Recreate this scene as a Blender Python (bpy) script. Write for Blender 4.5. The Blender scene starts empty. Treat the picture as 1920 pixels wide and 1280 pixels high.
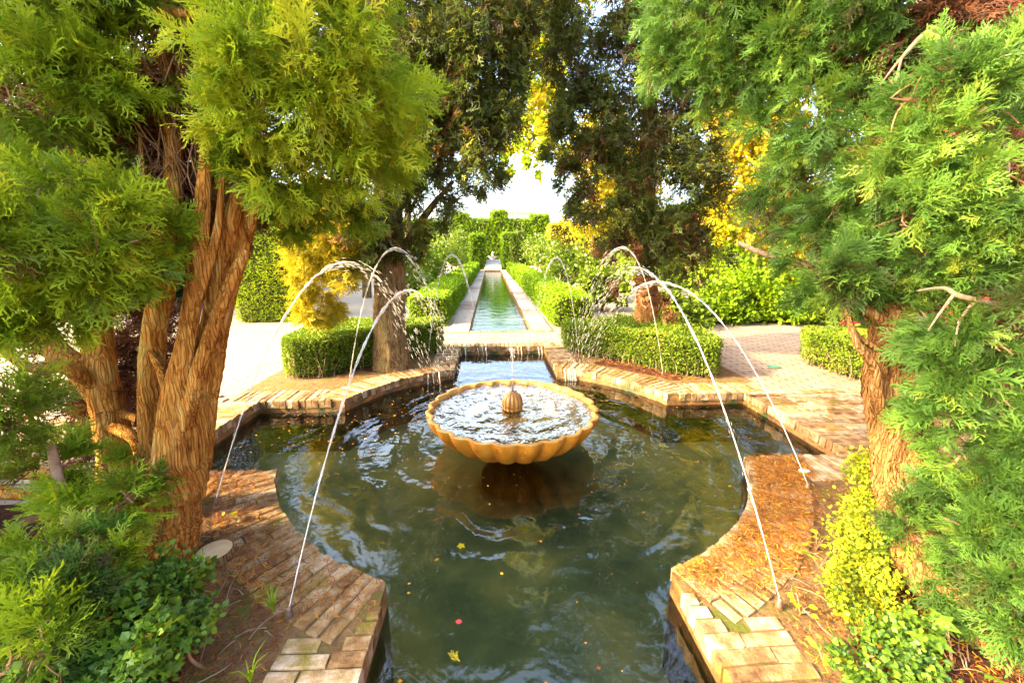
import bpy, bmesh, math, random
import numpy as np
from mathutils import Vector, Matrix
from mathutils.geometry import tessellate_polygon

random.seed(11)
rng = np.random.default_rng(11)
S = bpy.context.scene
C = S.collection
R = math.radians

# ------------------------------------------------------------------ camera
CAM = np.array([-0.187, -3.5, 1.6]); FPX = 750.0
YAW = R(3.0); PITCH = R(12.77)
cd = bpy.data.cameras.new('camera'); cam = bpy.data.objects.new('camera', cd); C.objects.link(cam)
cd.sensor_width = 36.0; cd.lens = FPX / 1920 * 36.0; cd.clip_start = 0.05; cd.clip_end = 500
cam.location = CAM; cam.rotation_euler = (R(90) - PITCH, 0, -YAW)
S.camera = cam

# ------------------------------------------------------------------ light
SUN_EL = R(27); SUN_AZ = (-1.0, -0.2)               # where the sun stands, seen from the pool
sx, sy = SUN_AZ; n_ = math.hypot(sx, sy)
SUN = np.array([sx / n_ * math.cos(SUN_EL), sy / n_ * math.cos(SUN_EL), math.sin(SUN_EL)])
w = bpy.data.worlds.new('World'); S.world = w; w.use_nodes = True
nt = w.node_tree; sky = nt.nodes.new('ShaderNodeTexSky'); sky.sky_type = 'NISHITA'; sky.sun_disc = False
sky.sun_elevation = SUN_EL; sky.sun_rotation = math.atan2(sx, sy)
sky.dust_density = 6.0; sky.air_density = 1.0; sky.ozone_density = .4
bg = nt.nodes['Background']; bg.inputs['Strength'].default_value = 0.15
nt.links.new(sky.outputs['Color'], bg.inputs['Color'])
ld = bpy.data.lights.new('sun', 'SUN'); ld.energy = 2.0; ld.angle = R(0.5); ld.color = (1.0, 0.75, 0.4)
sun = bpy.data.objects.new('sun', ld); C.objects.link(sun)
sun.rotation_euler = Vector(SUN).to_track_quat('Z', 'Y').to_euler(); sun.location = (-20, 5, 15)
S.view_settings.view_transform = 'Standard'; S.view_settings.look = 'None'
S.view_settings.exposure = 3.65; S.view_settings.gamma = 1.0; S.view_settings.use_curve_mapping = False
S.cycles.use_denoising = True; S.cycles.denoising_prefilter = 'ACCURATE'
S.cycles.max_bounces = 10; S.cycles.diffuse_bounces = 4; S.cycles.transparent_max_bounces = 16
S.cycles.caustics_reflective = False; S.cycles.caustics_refractive = False
S.cycles.sample_clamp_indirect = .4; S.cycles.sample_clamp_direct = 1.5

# ------------------------------------------------------------------ surveying the photograph: a sight line taken to a real distance
RT = np.array([math.cos(YAW), -math.sin(YAW), 0]); FW = np.array([math.sin(YAW), math.cos(YAW), 0])
def sight(px, py, d):
    u, v = px - 960, py - 640
    F = FPX * math.cos(PITCH) - v * math.sin(PITCH); D = FPX * math.sin(PITCH) + v * math.cos(PITCH)
    p = CAM + d * FW + d * u / F * RT; p[2] = 1.6 - d * D / F
    return p
def ground(px, py, z=0.0):
    v = py - 640
    F = FPX * math.cos(PITCH) - v * math.sin(PITCH); D = FPX * math.sin(PITCH) + v * math.cos(PITCH)
    return sight(px, py, (1.6 - z) * F / D)

# ------------------------------------------------------------------ object helpers
def tag(o, label=None, cat=None, group=None, kind=None):
    if label: o['label'] = label
    if cat: o['category'] = cat
    if group: o['group'] = group
    if kind: o['kind'] = kind
    return o
def empty(name, loc, label=None, cat=None, group=None, kind=None):
    o = bpy.data.objects.new(name, None); C.objects.link(o); o.location = loc; o.empty_display_size = .1
    return tag(o, label, cat, group, kind)
def link(name, me, mat=None, parent=None, kind=None):
    o = bpy.data.objects.new(name, me); C.objects.link(o)
    if mat is not None:
        for m in (mat if isinstance(mat, (list, tuple)) else [mat]): me.materials.append(m)
    if parent is not None:
        o.parent = parent; o.matrix_parent_inverse = Matrix.Translation(-Vector(parent.location))
        p = parent.parent
        if p is not None: o.matrix_parent_inverse = Matrix.Identity(4)
    if kind: o['kind'] = kind
    return o
def np_mesh(name, V, F, tint=None, mats=None, smooth=False):
    """V (n,3), F (m,3|4) integer array."""
    V = np.asarray(V, np.float32); F = np.asarray(F, np.int32); k = F.shape[1]
    me = bpy.data.meshes.new(name)
    me.vertices.add(len(V)); me.vertices.foreach_set('co', V.ravel())
    me.loops.add(F.size); me.loops.foreach_set('vertex_index', F.ravel())
    me.polygons.add(len(F)); me.polygons.foreach_set('loop_start', np.arange(0, F.size, k, dtype=np.int32))
    if mats is not None: me.polygons.foreach_set('material_index', np.asarray(mats, np.int32))
    me.polygons.foreach_set('use_smooth', np.full(len(F), smooth))
    if tint is not None:
        a = me.attributes.new('tint', 'FLOAT', 'POINT'); a.data.foreach_set('value', np.asarray(tint, np.float32))
    me.update(calc_edges=True)
    return me
class MB:
    """collects faces for one mesh"""
    def __init__(s): s.v = []; s.f = []
    def add(s, vs, fs):
        o = len(s.v); s.v += [tuple(map(float, p)) for p in vs]; s.f += [tuple(i + o for i in f) for f in fs]; return s
    def box(s, x0, x1, y0, y1, z0, z1):
        return s.add([(x0,y0,z0),(x1,y0,z0),(x1,y1,z0),(x0,y1,z0),(x0,y0,z1),(x1,y0,z1),(x1,y1,z1),(x0,y1,z1)],
                     [(0,3,2,1),(4,5,6,7),(0,1,5,4),(1,2,6,5),(2,3,7,6),(3,0,4,7)])
    def build(s, name, mat=None, parent=None, kind=None, smooth=False):
        me = bpy.data.meshes.new(name); me.from_pydata(s.v, [], s.f)
        if smooth:
            for p in me.polygons: p.use_smooth = True
        me.update()
        return link(name, me, mat, parent, kind)
def spline(pts, n):
    P = [np.array(p, float) for p in pts]
    P = [2 * P[0] - P[1]] + P + [2 * P[-1] - P[-2]]; out = []
    m = len(P) - 3
    for i in range(n):
        t = i / (n - 1) * m; k = min(int(t), m - 1); t -= k
        a, b, c, d = P[k:k + 4]
        out.append(.5 * (2 * b + (c - a) * t + (2 * a - 5 * b + 4 * c - d) * t * t + (3 * b - a - 3 * c + d) * t ** 3))
    return np.array(out)
def tube_arrays(pts, radii, sides=8, n=None, ridge=0.0, freq=7, seed=0, cap=True):
    """tapered round limb along a smooth path; ridge = depth of the bark furrows"""
    r_ = np.random.default_rng(seed + 77)
    n = n or max(4, len(pts) * 5)
    P = spline(pts, n); rr = np.interp(np.linspace(0, 1, n), np.linspace(0, 1, len(radii)), radii)
    T = np.gradient(P, axis=0); T /= np.linalg.norm(T, axis=1, keepdims=True) + 1e-9
    ref = np.array([1, 0, 0.]) if abs(T[0][0]) < .8 else np.array([0, 1., 0])
    V = []; ph = r_.uniform(0, 6.28, 8); th = np.linspace(0, 2 * np.pi, sides, endpoint=False)
    N0 = np.cross(T[0], ref); N0 /= np.linalg.norm(N0)
    s = 0
    for i in range(n):
        N0 = N0 - T[i] * N0.dot(T[i]); N0 /= np.linalg.norm(N0); B = np.cross(T[i], N0)
        if i: s += np.linalg.norm(P[i] - P[i - 1])
        k = np.ones(sides)
        if ridge:
            tw = .5 * np.sin(1.3 * s + ph[0]) + .9 * s
            a = th + tw
            k = 1 + ridge * (.9 * np.sin(3 * a + ph[1]) + .7 * np.sin(5 * a + ph[2] + 1.2 * np.sin(3 * s)) + .55 * np.sin(freq * a + ph[3] + 1.5 * np.sin(5 * s + ph[4]))
                + .5 * np.abs(np.sin((freq + 4) * a + ph[5] + 1.1 * np.sin(9 * s))) + .35 * r_.normal(size=sides))
        V.append(P[i] + rr[i] * (np.outer(np.cos(th) * k, N0) + np.outer(np.sin(th) * k, B)))
    V = np.concatenate(V)
    i = np.arange(n - 1)[:, None] * sides; j = np.arange(sides)[None]; j2 = (j + 1) % sides
    F = np.stack([i + j, i + j2, i + sides + j2, i + sides + j], -1).reshape(-1, 4)
    return V, F
def limb(name, pts, radii, mat, parent, sides=10, n=None, ridge=0.0, freq=7, seed=0, kind=None):
    V, F = tube_arrays(pts, radii, sides, n, ridge, freq, seed)
    return link(name, np_mesh(name, V, F, smooth=True), mat, parent, kind)
def merge(parts):
    V = []; F = []; o = 0
    for v, f in parts: V.append(v); F.append(f + o); o += len(v)
    return np.concatenate(V), np.concatenate(F)

# ------------------------------------------------------------------ materials
def material(name):
    m = bpy.data.materials.new(name); m.use_nodes = True
    t = m.node_tree; t.nodes.clear(); out = t.nodes.new('ShaderNodeOutputMaterial')
    return m, t, out
def N(t, kind, **kw):
    n = t.nodes.new(kind)
    for k, v in kw.items():
        if k.startswith('i_'): n.inputs[k[2:].replace('_', ' ')].default_value = v
        else: setattr(n, k, v)
    return n
def ramp(t, fac, stops):
    r = t.nodes.new('ShaderNodeValToRGB'); e = r.color_ramp.elements
    while len(e) > 1: e.remove(e[-1])
    e[0].position = stops[0][0]; e[0].color = (*stops[0][1], 1)
    for p, c in stops[1:]:
        x = e.new(p); x.color = (*c, 1)
    if fac is not None: t.links.new(fac, r.inputs[0])
    return r.outputs[0]
def bark_mat(name, dark, mid, light, pale, moss=None):
    m, t, out = material(name)
    geo = N(t, 'ShaderNodeNewGeometry'); mp = N(t, 'ShaderNodeMapping'); mp.inputs['Scale'].default_value = (1, 1, .09)
    wn = N(t, 'ShaderNodeTexNoise', i_Scale=3, i_Detail=3); t.links.new(geo.outputs['Position'], wn.inputs['Vector'])
    wa = N(t, 'ShaderNodeVectorMath', operation='MULTIPLY_ADD'); wa.inputs[1].default_value = (.12, .12, .3); t.links.new(wn.outputs['Color'], wa.inputs[0]); t.links.new(geo.outputs['Position'], wa.inputs[2])
    t.links.new(wa.outputs[0], mp.inputs['Vector'])
    f = N(t, 'ShaderNodeTexNoise', i_Scale=75, i_Detail=8, i_Roughness=.6); t.links.new(mp.outputs[0], f.inputs['Vector'])
    c = N(t, 'ShaderNodeTexNoise', i_Scale=24, i_Detail=6, i_Roughness=.6); t.links.new(mp.outputs[0], c.inputs['Vector'])
    b_ = N(t, 'ShaderNodeTexNoise', i_Scale=5, i_Detail=5, i_Roughness=.65); t.links.new(geo.outputs['Position'], b_.inputs['Vector'])
    s1 = N(t, 'ShaderNodeMath', operation='ADD'); t.links.new(f.outputs['Fac'], s1.inputs[0]); t.links.new(c.outputs['Fac'], s1.inputs[1])
    s2 = N(t, 'ShaderNodeMath', operation='MULTIPLY_ADD'); s2.inputs[1].default_value = .7; t.links.new(b_.outputs['Fac'], s2.inputs[0]); t.links.new(s1.outputs[0], s2.inputs[2])
    s3 = N(t, 'ShaderNodeMath', operation='MULTIPLY'); s3.inputs[1].default_value = 1 / 2.7; t.links.new(s2.outputs[0], s3.inputs[0])
    col = ramp(t, s3.outputs[0], [(.37, dark), (.45, mid), (.53, light), (.63, pale)])
    vo = N(t, 'ShaderNodeTexVoronoi', feature='DISTANCE_TO_EDGE', i_Scale=62); mq = N(t, 'ShaderNodeMapping'); mq.inputs['Scale'].default_value = (1, 1, .035); t.links.new(wa.outputs[0], mq.inputs['Vector']); t.links.new(mq.outputs[0], vo.inputs['Vector'])      # long thin cracks between the fibrous strips
    ck = ramp(t, vo.outputs['Distance'], [(0, (.16, .12, .1)), (.07, (.75, .7, .66)), (.16, (1, 1, 1))])
    cm = N(t, 'ShaderNodeMixRGB', blend_type='MULTIPLY'); cm.inputs[0].default_value = .55; t.links.new(col, cm.inputs[1]); t.links.new(ck, cm.inputs[2]); col = cm.outputs[0]
    if moss:
        mk = ramp(t, b_.outputs['Fac'], [(.56, (0, 0, 0)), (.68, (.8, .8, .8))]); mx = N(t, 'ShaderNodeMixRGB'); mx.inputs[2].default_value = (*moss, 1); t.links.new(mk, mx.inputs[0]); t.links.new(col, mx.inputs[1]); col = mx.outputs[0]
    b = N(t, 'ShaderNodeBsdfPrincipled', i_Roughness=.9); b.inputs['Specular IOR Level'].default_value = .03; t.links.new(col, b.inputs['Base Color'])
    hm = N(t, 'ShaderNodeMath', operation='MINIMUM'); hm.inputs[1].default_value = .16; t.links.new(vo.outputs['Distance'], hm.inputs[0])
    hh = N(t, 'ShaderNodeMath', operation='MULTIPLY_ADD'); hh.inputs[1].default_value = .9; t.links.new(hm.outputs[0], hh.inputs[0]); t.links.new(s3.outputs[0], hh.inputs[2])
    bp = N(t, 'ShaderNodeBump', i_Strength=1.0, i_Distance=.05); t.links.new(hh.outputs[0], bp.inputs['Height']); t.links.new(bp.outputs[0], b.inputs['Normal'])
    t.links.new(b.outputs[0], out.inputs[0]); return m
def leaf_mat(name, stops, trans=.35, gloss=.012):
    m, t, out = material(name)
    a = N(t, 'ShaderNodeAttribute', attribute_name='tint'); col = ramp(t, a.outputs['Fac'], stops)
    d = N(t, 'ShaderNodeBsdfDiffuse'); tr = N(t, 'ShaderNodeBsdfTranslucent'); g = N(t, 'ShaderNodeBsdfGlossy', i_Roughness=.45)
    g.inputs['Color'].default_value = (.8, .85, .8, 1)
    t.links.new(col, d.inputs['Color']); t.links.new(col, tr.inputs['Color'])
    x = N(t, 'ShaderNodeMixShader', i_Fac=trans); t.links.new(d.outputs[0], x.inputs[1]); t.links.new(tr.outputs[0], x.inputs[2])
    y = N(t, 'ShaderNodeMixShader', i_Fac=gloss); t.links.new(x.outputs[0], y.inputs[1]); t.links.new(g.outputs[0], y.inputs[2])
    t.links.new(y.outputs[0], out.inputs[0]); return m
def solid_mat(name, stops, scale=8, rough=.8, bump=.3, bscale=40, stretch=(1, 1, 1), spec=.1, random_tint=0.0, detail=6, moss=None, dist=.02):
    """noise coloured surface with fine relief"""
    m, t, out = material(name)
    tc = N(t, 'ShaderNodeTexCoord'); mp = N(t, 'ShaderNodeMapping'); mp.inputs['Scale'].default_value = stretch
    geo = N(t, 'ShaderNodeNewGeometry')
    t.links.new(geo.outputs['Position'], mp.inputs['Vector'])
    n1 = N(t, 'ShaderNodeTexNoise', i_Scale=scale, i_Detail=detail, i_Roughness=.62); t.links.new(mp.outputs[0], n1.inputs['Vector'])
    fac = n1.outputs['Fac']
    if random_tint:
        oi = N(t, 'ShaderNodeObjectInfo'); ma = N(t, 'ShaderNodeMath', operation='MULTIPLY_ADD'); ma.inputs[1].default_value = random_tint
        t.links.new(oi.outputs['Random'], ma.inputs[0]); t.links.new(fac, ma.inputs[2])
        sb = N(t, 'ShaderNodeMath', operation='SUBTRACT'); sb.inputs[1].default_value = random_tint / 2; t.links.new(ma.outputs[0], sb.inputs[0]); fac = sb.outputs[0]
    col = ramp(t, fac, stops)
    if moss:
        n3 = N(t, 'ShaderNodeTexNoise', i_Scale=moss[1], i_Detail=5, i_Roughness=.7); t.links.new(geo.outputs['Position'], n3.inputs['Vector'])
        mk = ramp(t, n3.outputs['Fac'], [(moss[2], (0, 0, 0)), (moss[2] + .12, (1, 1, 1))])
        mx = N(t, 'ShaderNodeMixRGB'); mx.inputs[2].default_value = (*moss[0], 1); t.links.new(mk, mx.inputs[0]); t.links.new(col, mx.inputs[1]); col = mx.outputs[0]
    b = N(t, 'ShaderNodeBsdfPrincipled', i_Roughness=rough); b.inputs['Specular IOR Level'].default_value = spec
    t.links.new(col, b.inputs['Base Color'])
    n2 = N(t, 'ShaderNodeTexNoise', i_Scale=bscale, i_Detail=8, i_Roughness=.65); t.links.new(mp.outputs[0], n2.inputs['Vector'])
    bp = N(t, 'ShaderNodeBump', i_Strength=bump, i_Distance=dist); t.links.new(n2.outputs['Fac'], bp.inputs['Height']); t.links.new(bp.outputs[0], b.inputs['Normal'])
    t.links.new(b.outputs[0], out.inputs[0]); return m

M = {}
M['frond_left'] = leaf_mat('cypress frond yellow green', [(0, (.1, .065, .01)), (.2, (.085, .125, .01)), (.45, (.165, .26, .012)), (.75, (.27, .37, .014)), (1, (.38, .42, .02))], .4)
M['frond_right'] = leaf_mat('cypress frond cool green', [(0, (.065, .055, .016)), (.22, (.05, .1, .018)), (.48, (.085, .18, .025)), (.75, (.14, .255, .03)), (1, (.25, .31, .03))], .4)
M['frond_dark'] = leaf_mat('cypress frond dark', [(0, (.09, .035, .012)), (.18, (.05, .04, .012)), (.45, (.05, .068, .012)), (.75, (.09, .125, .014)), (1, (.26, .22, .02))], .35)
M['frond_brown'] = leaf_mat('dead cypress frond', [(0, (.06, .025, .012)), (.4, (.13, .05, .02)), (.7, (.2, .085, .03)), (1, (.3, .15, .06))], .2)
M['frond_sunlit_dry'] = leaf_mat('cypress frond sunlit gold and dry gold', [(0, (.1, .06, .012)), (.3, (.14, .13, .012)), (.6, (.3, .27, .014)), (1, (.46, .36, .015))], .4)  # sunlight on foliage put into the colour; also the dry floating sprig
M['box_leaf'] = leaf_mat('box hedge leaf', [(0, (.05, .06, .01)), (.15, (.05, .075, .008)), (.5, (.09, .15, .01)), (.8, (.16, .24, .012)), (1, (.3, .27, .03))], .3)
M['lime_leaf'] = leaf_mat('bright hedge leaf', [(0, (.075, .125, .006)), (.5, (.145, .26, .006)), (1, (.28, .36, .01))], .4)
M['yellow_leaf'] = leaf_mat('yellow autumn leaf', [(0, (.36, .18, .008)), (.35, (.46, .33, .008)), (.65, (.5, .43, .01)), (1, (.24, .36, .012))], .5)
M['rose_leaf'] = leaf_mat('rose bush leaf', [(0, (.06, .1, .01)), (.5, (.12, .19, .01)), (.93, (.22, .27, .02)), (.98, (.5, .38, .28)), (1, (.6, .5, .46))], .35)
M['ivy_leaf'] = leaf_mat('ivy leaf', [(0, (.03, .07, .02)), (.5, (.085, .165, .012)), (.88, (.16, .26, .014)), (.95, (.3, .2, .03)), (1, (.35, .12, .02))], .3, .02)
M['shrub_leaf'] = leaf_mat('small shrub leaf', [(0, (.07, .1, .012)), (.5, (.16, .22, .012)), (1, (.42, .38, .015))], .35)
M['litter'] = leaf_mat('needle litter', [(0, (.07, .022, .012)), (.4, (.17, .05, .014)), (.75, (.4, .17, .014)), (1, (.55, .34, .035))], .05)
M['bark_left'] = bark_mat('orange cypress bark', (.1, .032, .008), (.29, .115, .02), (.42, .2, .04), (.54, .35, .11), (.26, .21, .05))
M['bark_right'] = bark_mat('furrowed brown bark', (.035, .014, .006), (.17, .085, .025), (.29, .14, .045), (.42, .27, .11))
M['bark_grey'] = bark_mat('grey brown bark', (.04, .022, .01), (.14, .085, .035), (.24, .165, .07), (.34, .25, .12), (.13, .13, .04))
M['twig'] = solid_mat('dry twig', [(.3, (.12, .06, .03)), (.7, (.3, .17, .09))], 20, .9, .3, 60)
M['pale_twig'] = solid_mat('pale dead wood', [(.3, (.15, .095, .055)), (.7, (.3, .21, .13))], 20, .85, .4, 60)
M['brick'] = solid_mat('weathered kerb brick', [(.25, (.085, .044, .018)), (.43, (.19, .11, .045)), (.58, (.29, .2, .105)), (.78, (.43, .35, .25))], 13, .85, .7, 60, random_tint=.28, moss=((.15, .12, .02), 3.6, .55), dist=.015)
M['path_brick'] = solid_mat('pale path brick', [(.25, (.2, .13, .09)), (.5, (.31, .24, .17)), (.75, (.42, .36, .27))], 9, .85, .5, 70, random_tint=.35, dist=.012)
M['mortar'] = solid_mat('old mortar and moss', [(.3, (.08, .045, .02)), (.7, (.2, .12, .05))], 12, .95, .7, 50, moss=((.08, .085, .015), 5.0, .5))
M['pool_wall'] = solid_mat('mossy wet brick wall', [(.3, (.07, .035, .012)), (.5, (.19, .09, .025)), (.75, (.33, .17, .05))], 9, .4, .7, 50, moss=((.03, .045, .01), 5.0, .5), spec=.3)
M['soil'] = solid_mat('bed soil', [(.3, (.025, .01, .006)), (.55, (.075, .026, .014)), (.8, (.15, .055, .026))], 14, .95, 1, 60, dist=.03)
M['stone'] = solid_mat('ochre fountain stone', [(.25, (.13, .045, .008)), (.4, (.33, .115, .008)), (.6, (.43, .165, .011)), (.78, (.5, .27, .06))], 9, .6, .45, 60, (1, 1, .22), spec=.2, dist=.012)
M['stone_dark'] = solid_mat('brown wet finial stone', [(.3, (.12, .05, .012)), (.55, (.26, .12, .022)), (.8, (.36, .21, .06))], 14, .5, .45, 60, (1, 1, .3), spec=.3, dist=.01)
M['stone_rim'] = solid_mat('worn rim stone', [(.25, (.2, .085, .014)), (.5, (.33, .16, .03)), (.75, (.45, .28, .09))], 9, .6, .5, 60, spec=.2, dist=.01)
M['brass'] = solid_mat('dark metal pipe', [(.3, (.06, .04, .03)), (.7, (.16, .1, .06))], 20, .45, .2, 60, spec=.6)
M['cream'] = solid_mat('cream plaster', [(.3, (.5, .4, .28)), (.7, (.66, .56, .42))], 3, .85, .2, 40)
M['white_stone'] = solid_mat('white stone', [(.3, (.42, .4, .36)), (.7, (.55, .53, .48))], 4, .7, .2, 40)
M['red_wall'] = solid_mat('dark red plaster', [(.3, (.13, .015, .012)), (.55, (.2, .03, .022)), (.8, (.27, .06, .05))], 2.5, .9, .4, 30)
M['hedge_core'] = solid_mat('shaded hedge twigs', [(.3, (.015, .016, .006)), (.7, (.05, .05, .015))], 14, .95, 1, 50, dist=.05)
M['gravel'] = solid_mat('pale garden gravel', [(.3, (.26, .21, .15)), (.7, (.38, .32, .24))], 30, .95, .5, 120)
M['cut_wood'] = solid_mat('cut wood', [(.3, (.36, .24, .12)), (.7, (.5, .37, .2))], 14, .9, .3, 60)
M['blue_cloth'] = solid_mat('blue cloth', [(.3, (.03, .22, .5)), (.7, (.05, .3, .6))], 8, .9, .2, 40)
M['white_cloth'] = solid_mat('white cloth', [(.3, (.6, .58, .55)), (.7, (.7, .68, .66))], 8, .9, .2, 40)
M['skin'] = solid_mat('skin', [(.3, (.42, .23, .15)), (.7, (.5, .3, .2))], 8, .6, .1, 40)
M['hair'] = solid_mat('dark hair', [(.3, (.03, .02, .012)), (.7, (.06, .04, .02))], 30, .6, .3, 60)
M['petal'] = solid_mat('red petal', [(.3, (.55, .02, .03)), (.7, (.65, .06, .06))], 20, .6, .1, 40)
M['green_tile'] = solid_mat('green glazed plate', [(.3, (.03, .16, .1)), (.7, (.06, .24, .16))], 10, .35, .1, 40)

def paving_mat():
    m, t, out = material('cream cobble path')
    geo = N(t, 'ShaderNodeNewGeometry'); mp = N(t, 'ShaderNodeMapping'); mp.inputs['Rotation'].default_value = (0, 0, R(4))
    t.links.new(geo.outputs['Position'], mp.inputs['Vector'])
    br = N(t, 'ShaderNodeTexBrick', i_Scale=1.0); br.inputs['Brick Width'].default_value = .27; br.inputs['Row Height'].default_value = .085
    br.inputs['Mortar Size'].default_value = .012; br.inputs['Mortar Smooth'].default_value = .5; br.inputs['Bias'].default_value = 0
    br.inputs['Color1'].default_value = (.27, .21, .135, 1); br.inputs['Color2'].default_value = (.33, .265, .18, 1); br.inputs['Mortar'].default_value = (.085, .055, .03, 1)
    t.links.new(mp.outputs[0], br.inputs['Vector'])
    n1 = N(t, 'ShaderNodeTexNoise', i_Scale=2.2, i_Detail=8, i_Roughness=.7); t.links.new(geo.outputs['Position'], n1.inputs['Vector'])
    c2 = ramp(t, n1.outputs['Fac'], [(.3, (.62, .5, .4)), (.5, (.95, .9, .84)), (.7, (1.15, 1.1, 1.0))])
    mx = N(t, 'ShaderNodeMixRGB', blend_type='MULTIPLY'); mx.inputs[0].default_value = 1; t.links.new(br.outputs['Color'], mx.inputs[1]); t.links.new(c2, mx.inputs[2])
    b = N(t, 'ShaderNodeBsdfPrincipled', i_Roughness=.85); t.links.new(mx.outputs[0], b.inputs['Base Color'])
    n2 = N(t, 'ShaderNodeTexNoise', i_Scale=45, i_Detail=6); t.links.new(geo.outputs['Position'], n2.inputs['Vector'])
    ad = N(t, 'ShaderNodeMath', operation='MULTIPLY_ADD'); ad.inputs[1].default_value = .5; t.links.new(n2.outputs['Fac'], ad.inputs[0])
    iv = N(t, 'ShaderNodeMath', operation='SUBTRACT'); iv.inputs[0].default_value = 1; t.links.new(br.outputs['Fac'], iv.inputs[1]); t.links.new(iv.outputs[0], ad.inputs[2])
    bp = N(t, 'ShaderNodeBump', i_Strength=.6, i_Distance=.015); t.links.new(ad.outputs[0], bp.inputs['Height']); t.links.new(bp.outputs[0], b.inputs['Normal'])
    t.links.new(b.outputs[0], out.inputs[0]); return m
M['paving'] = paving_mat()

def water_mat(name, tintc, rip, fine, strength, rings=None, refl=1.0, ior=1.33):
    """a clear, tinted water surface: fresnel mirror over a tinted view of the floor"""
    m, t, out = material(name)
    geo = N(t, 'ShaderNodeNewGeometry')
    n1 = N(t, 'ShaderNodeTexNoise', i_Scale=rip, i_Detail=3, i_Roughness=.55, i_Distortion=.6); t.links.new(geo.outputs['Position'], n1.inputs['Vector'])
    n2 = N(t, 'ShaderNodeTexNoise', i_Scale=fine, i_Detail=3, i_Roughness=.5, i_Distortion=.4); t.links.new(geo.outputs['Position'], n2.inputs['Vector'])
    ad = N(t, 'ShaderNodeMath', operation='MULTIPLY_ADD'); ad.inputs[1].default_value = .3; t.links.new(n2.outputs['Fac'], ad.inputs[0]); t.links.new(n1.outputs['Fac'], ad.inputs[2])
    h = ad.outputs[0]
    if rings:
        ln = N(t, 'ShaderNodeVectorMath', operation='LENGTH'); mp = N(t, 'ShaderNodeMapping'); mp.inputs['Location'].default_value = (0, 0, .13)
        n3 = N(t, 'ShaderNodeTexNoise', i_Scale=2.2, i_Detail=3); t.links.new(geo.outputs['Position'], n3.inputs['Vector'])
        t.links.new(geo.outputs['Position'], mp.inputs['Vector']); t.links.new(mp.outputs[0], ln.inputs[0])
        w1 = N(t, 'ShaderNodeMath', operation='MULTIPLY_ADD'); w1.inputs[1].default_value = .55; t.links.new(n3.outputs['Fac'], w1.inputs[0]); t.links.new(ln.outputs['Value'], w1.inputs[2])
        w2 = N(t, 'ShaderNodeMath', operation='MULTIPLY'); w2.inputs[1].default_value = rings; t.links.new(w1.outputs[0], w2.inputs[0])
        w3 = N(t, 'ShaderNodeMath', operation='SINE'); t.links.new(w2.outputs[0], w3.inputs[0])
        # the rings die away from the bowl
        fall = N(t, 'ShaderNodeMapRange'); fall.inputs['From Min'].default_value = .7; fall.inputs['From Max'].default_value = 2.3; fall.inputs['To Min'].default_value = .42; fall.inputs['To Max'].default_value = .015
        t.links.new(ln.outputs['Value'], fall.inputs['Value'])
        w4 = N(t, 'ShaderNodeMath', operation='MULTIPLY'); t.links.new(w3.outputs[0], w4.inputs[0]); t.links.new(fall.outputs[0], w4.inputs[1])
        a2 = N(t, 'ShaderNodeMath', operation='ADD'); t.links.new(w4.outputs[0], a2.inputs[0]); t.links.new(h, a2.inputs[1]); h = a2.outputs[0]
    bp = N(t, 'ShaderNodeBump', i_Strength=strength, i_Distance=.06); t.links.new(h, bp.inputs['Height'])
    fr = N(t, 'ShaderNodeFresnel', i_IOR=ior); t.links.new(bp.outputs[0], fr.inputs['Normal'])
    tr = N(t, 'ShaderNodeBsdfTransparent'); tr.inputs['Color'].default_value = (*tintc, 1)
    gl = N(t, 'ShaderNodeBsdfGlossy', i_Roughness=.03); gl.inputs['Color'].default_value = (refl, refl, refl, 1); t.links.new(bp.outputs[0], gl.inputs['Normal'])
    x = N(t, 'ShaderNodeMixShader'); t.links.new(fr.outputs[0], x.inputs[0]); t.links.new(tr.outputs[0], x.inputs[1]); t.links.new(gl.outputs[0], x.inputs[2])
    t.links.new(x.outputs[0], out.inputs[0]); return m
M['pool_water'] = water_mat('green pool water', (.74, .79, .58), 2.4, 9, .2, 24, 1.0, 1.62)
M['channel_water'] = water_mat('channel water', (.55, .72, .3), 3.2, 12, .14, None, 1.0, 1.17)
M['bowl_water'] = water_mat('churned bowl water', (.4, .45, .22), 9, 24, .6, None, .7, 1.13)
M['pool_floor'] = solid_mat('silted pool floor', [(.25, (.06, .075, .06)), (.42, (.15, .165, .1)), (.56, (.32, .27, .12)), (.75, (.46, .35, .16))], 1.1, .9, .5, 20, detail=9)
M['channel_bed'] = solid_mat('green algae floor', [(.3, (.08, .16, .03)), (.7, (.2, .3, .06))], 5, .9, .4, 30)  # plain green floor that gives the channel its green
def jet_mat():
    m, t, out = material('falling water')
    tr = N(t, 'ShaderNodeBsdfTransparent'); d = N(t, 'ShaderNodeBsdfDiffuse'); d.inputs['Color'].default_value = (.85, .8, .68, 1)
    tl = N(t, 'ShaderNodeBsdfTranslucent'); tl.inputs['Color'].default_value = (.85, .8, .68, 1)
    g = N(t, 'ShaderNodeBsdfGlossy', i_Roughness=.12)
    x = N(t, 'ShaderNodeMixShader', i_Fac=.5); t.links.new(d.outputs[0], x.inputs[1]); t.links.new(tl.outputs[0], x.inputs[2])
    y = N(t, 'ShaderNodeMixShader', i_Fac=.4); t.links.new(x.outputs[0], y.inputs[1]); t.links.new(g.outputs[0], y.inputs[2])
    z = N(t, 'ShaderNodeMixShader', i_Fac=.5); t.links.new(tr.outputs[0], z.inputs[1]); t.links.new(y.outputs[0], z.inputs[2])
    t.links.new(z.outputs[0], out.inputs[0]); return m
M['jet'] = jet_mat()

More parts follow.
